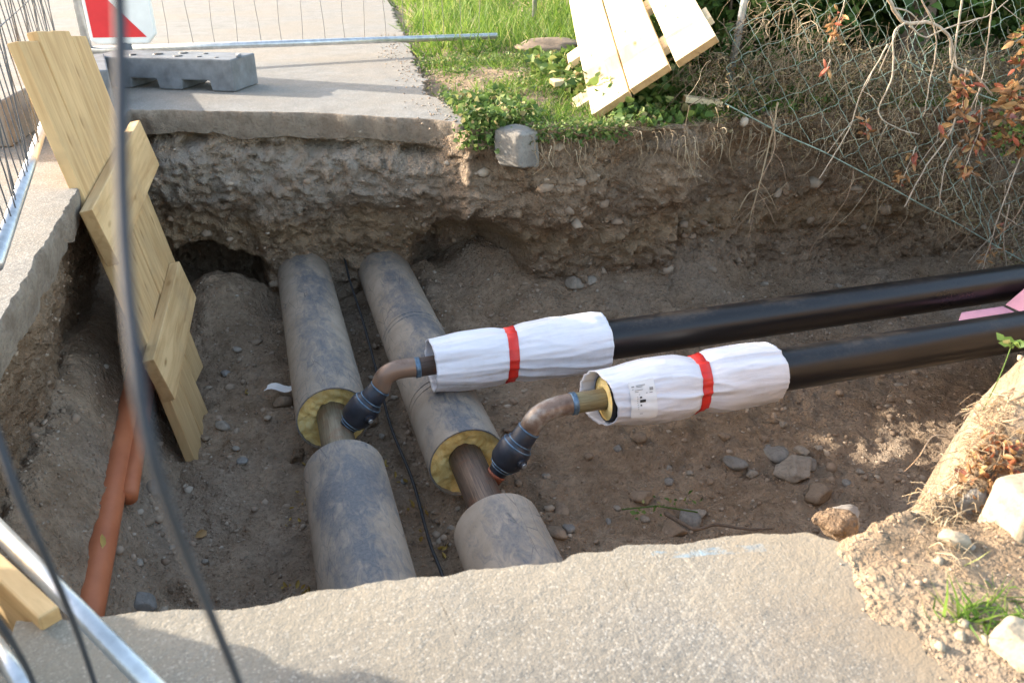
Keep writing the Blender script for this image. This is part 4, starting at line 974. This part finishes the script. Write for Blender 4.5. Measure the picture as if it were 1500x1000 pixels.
vine([(1478,300,3.3),(1470,350,3.3),(1476,396,3.3)],.005,'short withered stem hanging below the wire in the right corner',lv=[(.4,8,.03,.02),(.7,10,.03,.02)],fork=3)
vine([(1345,-10,Y),(1372,60,Y),(1360,130,Y),(1352,170,Y)],.005,'thin upright stem left of the dark tree trunk',fork=3)
vine([(1410,-10,Y),(1398,80,Y),(1392,120,Y),(1404,140,Y)],.007,'upright pale stem in front of the dark tree trunk',fork=2)
vine([(1455,-10,Y),(1445,80,Y),(1432,140,Y),(1415,200,Y)],.005,'slender upright stem left of the reddish leaves',fork=2)
vine([(1140,150,3.7),(1132,200,3.66),(1118,260,3.62),(1100,330,3.6)],.007,'straw-coloured bunch of root fibres hanging furthest down the pit wall','straw',fork=9)
vine([(1128,170,3.68),(1135,215,3.64),(1110,275,3.62),(1096,350,3.62)],.004,'thin dark root strand hanging beside the straw-coloured root bunch','root',fork=5)
vine([(1250,250,3.6),(1240,290,3.58),(1190,360,3.7),(1188,375,3.7)],.003,'hair-thin strand hanging from the mesh in front of the embedded stones','root',fork=2)
vine([(1415,100,3.4),(1414,130,3.38),(1408,165,3.36)],.005,'dangling bunch of crisp orange leaves right of the thick arching branch',lv=[(.3,16,.055,.02),(.6,22,.06,.025),(.9,16,.06,.02)])
vine([(1438,150,3.4),(1432,190,3.36),(1415,230,3.34),(1405,265,3.32)],.005,'long hanging bunch of tan curled leaves above the right part of the bottom wire',lv=[(.2,22,.05,.03),(.5,30,.055,.03),(.8,20,.05,.025)],fork=4)
vine([(1238,-5,3.5),(1232,20,3.5),(1226,45,3.5)],.004,'small rust-red leaf bunch at the top of the mesh',lv=[(.5,10,.05,.02),(.9,10,.05,.02)])
vine([(1216,88,3.5),(1212,105,3.5),(1208,120,3.5)],.003,'single orange-red withered leaf caught high in the mesh',lv=[(.4,4,.06,.008)])
vine([(1375,180,3.4),(1372,205,3.38)],.003,'drooping tan leaf pair left of the long hanging leaf bunch',lv=[(.5,5,.07,.012)])
vine([(1268,170,3.5),(1270,200,3.5)],.003,'orange leaves hanging at mid height of the mesh',lv=[(.5,6,.05,.015),(.9,4,.05,.01)])
vine([(1342,215,3.42),(1330,240,3.4),(1318,275,3.4)],.004,'withered brown leaves hanging onto the middle of the bottom wire',lv=[(.3,6,.06,.015),(.8,10,.05,.02)])
rs=tag(empty('red_leaf_shrub',(3.9,3.35,-.1)),'wilted branch cluster of reddish purple and green leaves at the right edge','shrub')
ac=Acc(); ctr=[P(u,v,y=3.3)-np.array((3.9,3.35,-.1)) for u,v in [(1500,95),(1488,125),(1500,150),(1482,165),(1506,60),(1498,190),(1510,210),(1478,190)]]
for c_ in ctr: leaves(ac,c_+RNG.normal(0,.03,(20,3)),RNG.uniform(.04,.085,20),'curl',.5,1,True)
ac.build('dry_leaves',M['dry'],rs)
ac=Acc()
for c_ in ctr[4:]+[P(1480,205,y=3.3)-np.array((3.9,3.35,-.1))]: leaves(ac,c_+RNG.normal(0,.05,(50,3)),RNG.uniform(.02,.04,50),'diamond',.3)
ac.build('green_leaves',M['leaf'],rs)
ac=Acc()
for c_ in ctr: ac.tube(spline([np.array((.25,.1,.45)),c_*.6+np.array((.1,.05,.2)),c_],8),np.linspace(.007,.003,8),6)
ac.build('stem',M['root'],rs)
# dry brush
db=Acc()
for i in range(3600):
    q_=RNG.random()
    if q_<.6:
        s_=RNG.random()**.85*(Ltot_-.05); t_=RNG.random()**1.2*.62; p=fsurf(s_,t_)+np.array([RNG.normal(0,.04),RNG.uniform(.01,.22),RNG.normal(0,.03)])
        if float(fbm(s_*3.5,t_*3+s_*1.2,0,3,74))<-.06 and RNG.random()<.85: continue
        if t_<.12 and RNG.random()<.5: continue
    else:
        x_=RNG.uniform(2.15,5); p=np.array([x_,float(ytop(x_))+RNG.uniform(-.08,.45),RNG.uniform(-.12,.32)])
    d=nrm(RNG.normal(size=3)*[.45,.35,.35]+([-.35,-.12,-.75] if RNG.random()<.75 else [.3,-.1,.5])); L_=RNG.uniform(.06,.20) if RNG.random()<.85 else RNG.uniform(.2,.45)
    r0=RNG.uniform(.0009,.0019) if RNG.random()<.93 else .003
    db.tube(spline([p,p+d*L_*.33+RNG.normal(0,.013,3),p+d*L_*.66+RNG.normal(0,.02,3),p+d*L_+RNG.normal(0,.03,3)],6),np.linspace(r0,r0*.5,6),4,cap=False)
kind(db.build('dry_brush',M['straw']),'stuff','tangle of dry brown twigs along the fence and pit rim','dry brush')
db=Acc(); k=8000; s_=RNG.random(k)*Ltot_; t_=RNG.random(k)**1.3*.6; pos=fsurf(s_,t_)+np.stack([RNG.normal(0,.04,k),.05+RNG.random(k)*.25,RNG.normal(0,.04,k)],-1)
kk=fbm(pos[:,0]*4,pos[:,2]*4,0,3,71)>.02; pos=pos[kk]; leaves(db,pos,RNG.uniform(.012,.03,len(pos)),'curl',.4,1,True)
k=9000; x_=RNG.uniform(2.2,5,k); pos=np.stack([x_,ytop(x_)+RNG.uniform(-.08,.5,k),RNG.uniform(-.08,.25,k)],-1); leaves(db,pos,RNG.uniform(.012,.028,k),'curl',.4,1,True)
kind(db.build('withered_foliage',M['drygreen']),'stuff','small withered leaves clinging to the dry twigs at the fence','withered leaves')
# rim roots
rr=Acc()
for i in range(200):
    if i<80: x=RNG.choice([1.3,1.42,1.55,1.8,1.95,2.2])+RNG.normal(0,.05); L_=RNG.uniform(.02,.13)
    elif i<115: x=RNG.normal(2.05,.035); L_=RNG.uniform(.08,.24)
    else: x=RNG.uniform(2.3,4.6); L_=RNG.uniform(.05,.28)
    if 85<=i<115 and random.random()<.4: continue
    y=ytop(x)-.02-RNG.random()*.09; p=np.array([x,y,RNG.uniform(-.10,.0)]); w=RNG.normal(0,.25,2)
    rr.tube(spline([p+[0,.04,-.015],p,p+[w[0]*L_*.4,-.02,-L_*.5],p+[w[1]*L_,-.01,-L_]],9),np.linspace(.0022,.0008,9),4,cap=False)
kind(rr.build('rim_roots',M['straw']),'stuff','fine pale roots hanging from the turf at the pit rim','roots')
# straw on rim soil
stq=Acc()
for i in range(1400):
    x=RNG.uniform(1.1,2.4) ; y=ytop(x)+RNG.uniform(-.01,.12); z=float(bankz(np.array(x),np.array(y)))+.01; a_=RNG.uniform(0,6.28); L_=RNG.uniform(.02,.07)
    stq.tube([(x,y,z),(x+math.cos(a_)*L_,y+math.sin(a_)*L_,z+RNG.uniform(-.01,.02))],.001,3,cap=False)
kind(stq.build('straw_litter',M['straw']),'stuff','dead grass litter on the bare earth at the pit rim','litter')
# right bank: leaf pile, roots, tuft
lpz=P(1465,645,z=.10); ac=Acc()
pos=[]
for i in range(260):
    x=lpz[0]+RNG.normal(0.03,.05); y=lpz[1]+RNG.normal(0.01,.05); pos.append((x,y,gz(x,y)+RNG.random()*.012))
leaves(ac,pos,RNG.uniform(.012,.026,len(pos)),'curl',.02); kind(ac.build('leaf_pile',M['dry']),'stuff','heap of dry orange and tan leaves on the sunlit bank at the right edge','leaf pile')
def broot(pts,r,label):
    V=[]
    for u,v in pts:
        p=P(u,v,z=.08)
        for _ in range(6): p=P(u,v,z=min(gz(p[0],p[1]),.2)+.01) if gz(p[0],p[1])>-.4 else p
        V.append(p)
    ac=Acc(); ac.tube(spline(V,30),np.linspace(r,r*.6,30),7); tag(ac.build('root',M['root']),label,'root')
broot([(1520,575),(1480,585),(1430,598),(1412,615),(1430,625),(1470,618),(1515,608)],.0028,'pale looping root on the sunlit bank above the leaf heap')
broot([(1510,560),(1470,575),(1440,590),(1400,608)],.002,'thin straight root behind the pale looping root on the bank')
broot([(1385,638),(1365,640),(1345,670),(1325,690)],.0012,'hair-thin rootlet hanging over the shaded edge of the sunlit bank')
tw=Acc()
for i in range(800):
    u=RNG.uniform(1385,1515); v=640-(u-1385)*1.15+RNG.exponential(35)-8
    p=P(u,v,z=.12); g=gz(p[0],p[1]); 
    if g<-.3: continue
    p=np.array([p[0],p[1],g+.005]); d=nrm(RNG.normal(size=3)*[1,1,.4]+[-.4,0,.1]); L_=RNG.uniform(.015,.06)
    tw.tube(spline([p,p+d*L_*.5+RNG.normal(0,.006,3)+[0,0,.008],p+d*L_+[0,0,-.01]],6),RNG.uniform(.0004,.0008),4,cap=False)
kind(tw.build('bank_twigs',M['straw']),'stuff','dry rootlets and twigs on the sunlit bank at the right','twigs')
sp0=P(1478,530,y=1.30); ac=Acc(); ac.tube(spline([P(1440,600,y=1.2),P(1465,550,y=1.25),P(1482,505,y=1.3)],10),.0014,5); leaves(ac,P(1482,503,y=1.3)+RNG.normal(0,.006,(12,3)),[.028]*12,'diamond',.1); tag(ac.build('weed_sprig',M['leaf']),'tiny green weed sprig sticking up at the top of the sunlit bank','weed')
def tuft(u,v,n,s,label,sp=.02):
    p=P(u,v,z=.02); ac=Acc(); pos=[]
    for i in range(n):
        x,y=p[0]+RNG.normal(0,sp),p[1]+RNG.normal(0,sp); pos.append((x,y,max(gz(x,y),0)))
    leaves(ac,pos,RNG.uniform(s*.5,s*1.2,n),'blade',.45,RNG.uniform(.05,.09,n)); tag(ac.build('grass_tuft',M['grass']),label,'grass tuft')
tuft(1428,895,60,.06,'green grass tuft on dry soil beside the near slab, above the corner rock')
tuft(1498,900,60,.07,'dark grass tuft at the right edge above the corner rock',.025)
tuft(1480,868,40,.04,'short sparse grass patch between the two tufts on the dry soil',.03); kind(C.objects['grass_tuft.002'],'stuff')
# unseen timber stack, added to shade the lower left of the near slab
ts_=tag(empty('added_timber_stack',(-1.25,.5,0)),'unseen stack of planks added on the left slab to cast shade, beyond the left edge of the picture','added timber stack')
for l_ in range(9):
    for w_ in range(3): board('plank',M['wood'],(-1.25+.02*random.random()-.0+w_*.21-.23,-.8+.08*random.random(),.03+l_*.052),(0,1,0),(1,0,0),2.17+.05*random.random(),.2,.046,ts_)
# ================================================================ CAMERA AND LIGHT
cam=bpy.data.cameras.new('camera'); co_=link(bpy.data.objects.new('camera',cam)); bpy.context.scene.camera=co_
cam.sensor_width=36; cam.lens=28.8; cam.clip_start=.02; cam.clip_end=500
zc=np.array([0,0,1.]) # camera axes in world
R=Matrix(((Xc[0],Xc[1],Xc[2],0),(Yc[0],Yc[1],Yc[2],0),(Zc[0],Zc[1],Zc[2],H),(0,0,0,1)))
co_.matrix_world=R
cam.dof.use_dof=True; cam.dof.focus_distance=3.2; cam.dof.aperture_fstop=7
sc=bpy.context.scene; w=bpy.data.worlds.new('World'); sc.world=w; w.use_nodes=True; nt=w.node_tree; bg=nt.nodes['Background']
sky=nt.nodes.new('ShaderNodeTexSky'); sky.sky_type='NISHITA'; sky.sun_disc=False
EL,AZ=math.radians(18),math.radians(36)     # low sun from the left, a little behind the pit
sd=np.array([-math.cos(EL)*math.cos(AZ),math.cos(EL)*math.sin(AZ),math.sin(EL)])
sky.sun_elevation=EL; sky.sun_rotation=math.atan2(sd[0],sd[1]); sky.altitude=200; sky.dust_density=2.0
sky_tint=nt.nodes.new('ShaderNodeMix'); sky_tint.data_type='RGBA'; sky_tint.blend_type='MULTIPLY'; sky_tint.inputs[0].default_value=1; sky_tint.inputs[7].default_value=(1.16,1.0,.84,1)   # warm tint multiplied into the sky light to shift the white balance
nt.links.new(sky.outputs[0],sky_tint.inputs[6]); nt.links.new(sky_tint.outputs[2],bg.inputs[0]); bg.inputs[1].default_value=.15
sl=bpy.data.lights.new('sun','SUN'); sl.energy=2.55; sl.angle=math.radians(.6); sl.color=(1,.9,.76)
so=link(bpy.data.objects.new('sun',sl)); so.rotation_euler=Vector(sd).to_track_quat('Z','Y').to_euler()
sc.view_settings.view_transform='Standard'; sc.view_settings.look='None'; sc.view_settings.exposure=2.45; sc.view_settings.gamma=1
sc.cycles.max_bounces=8
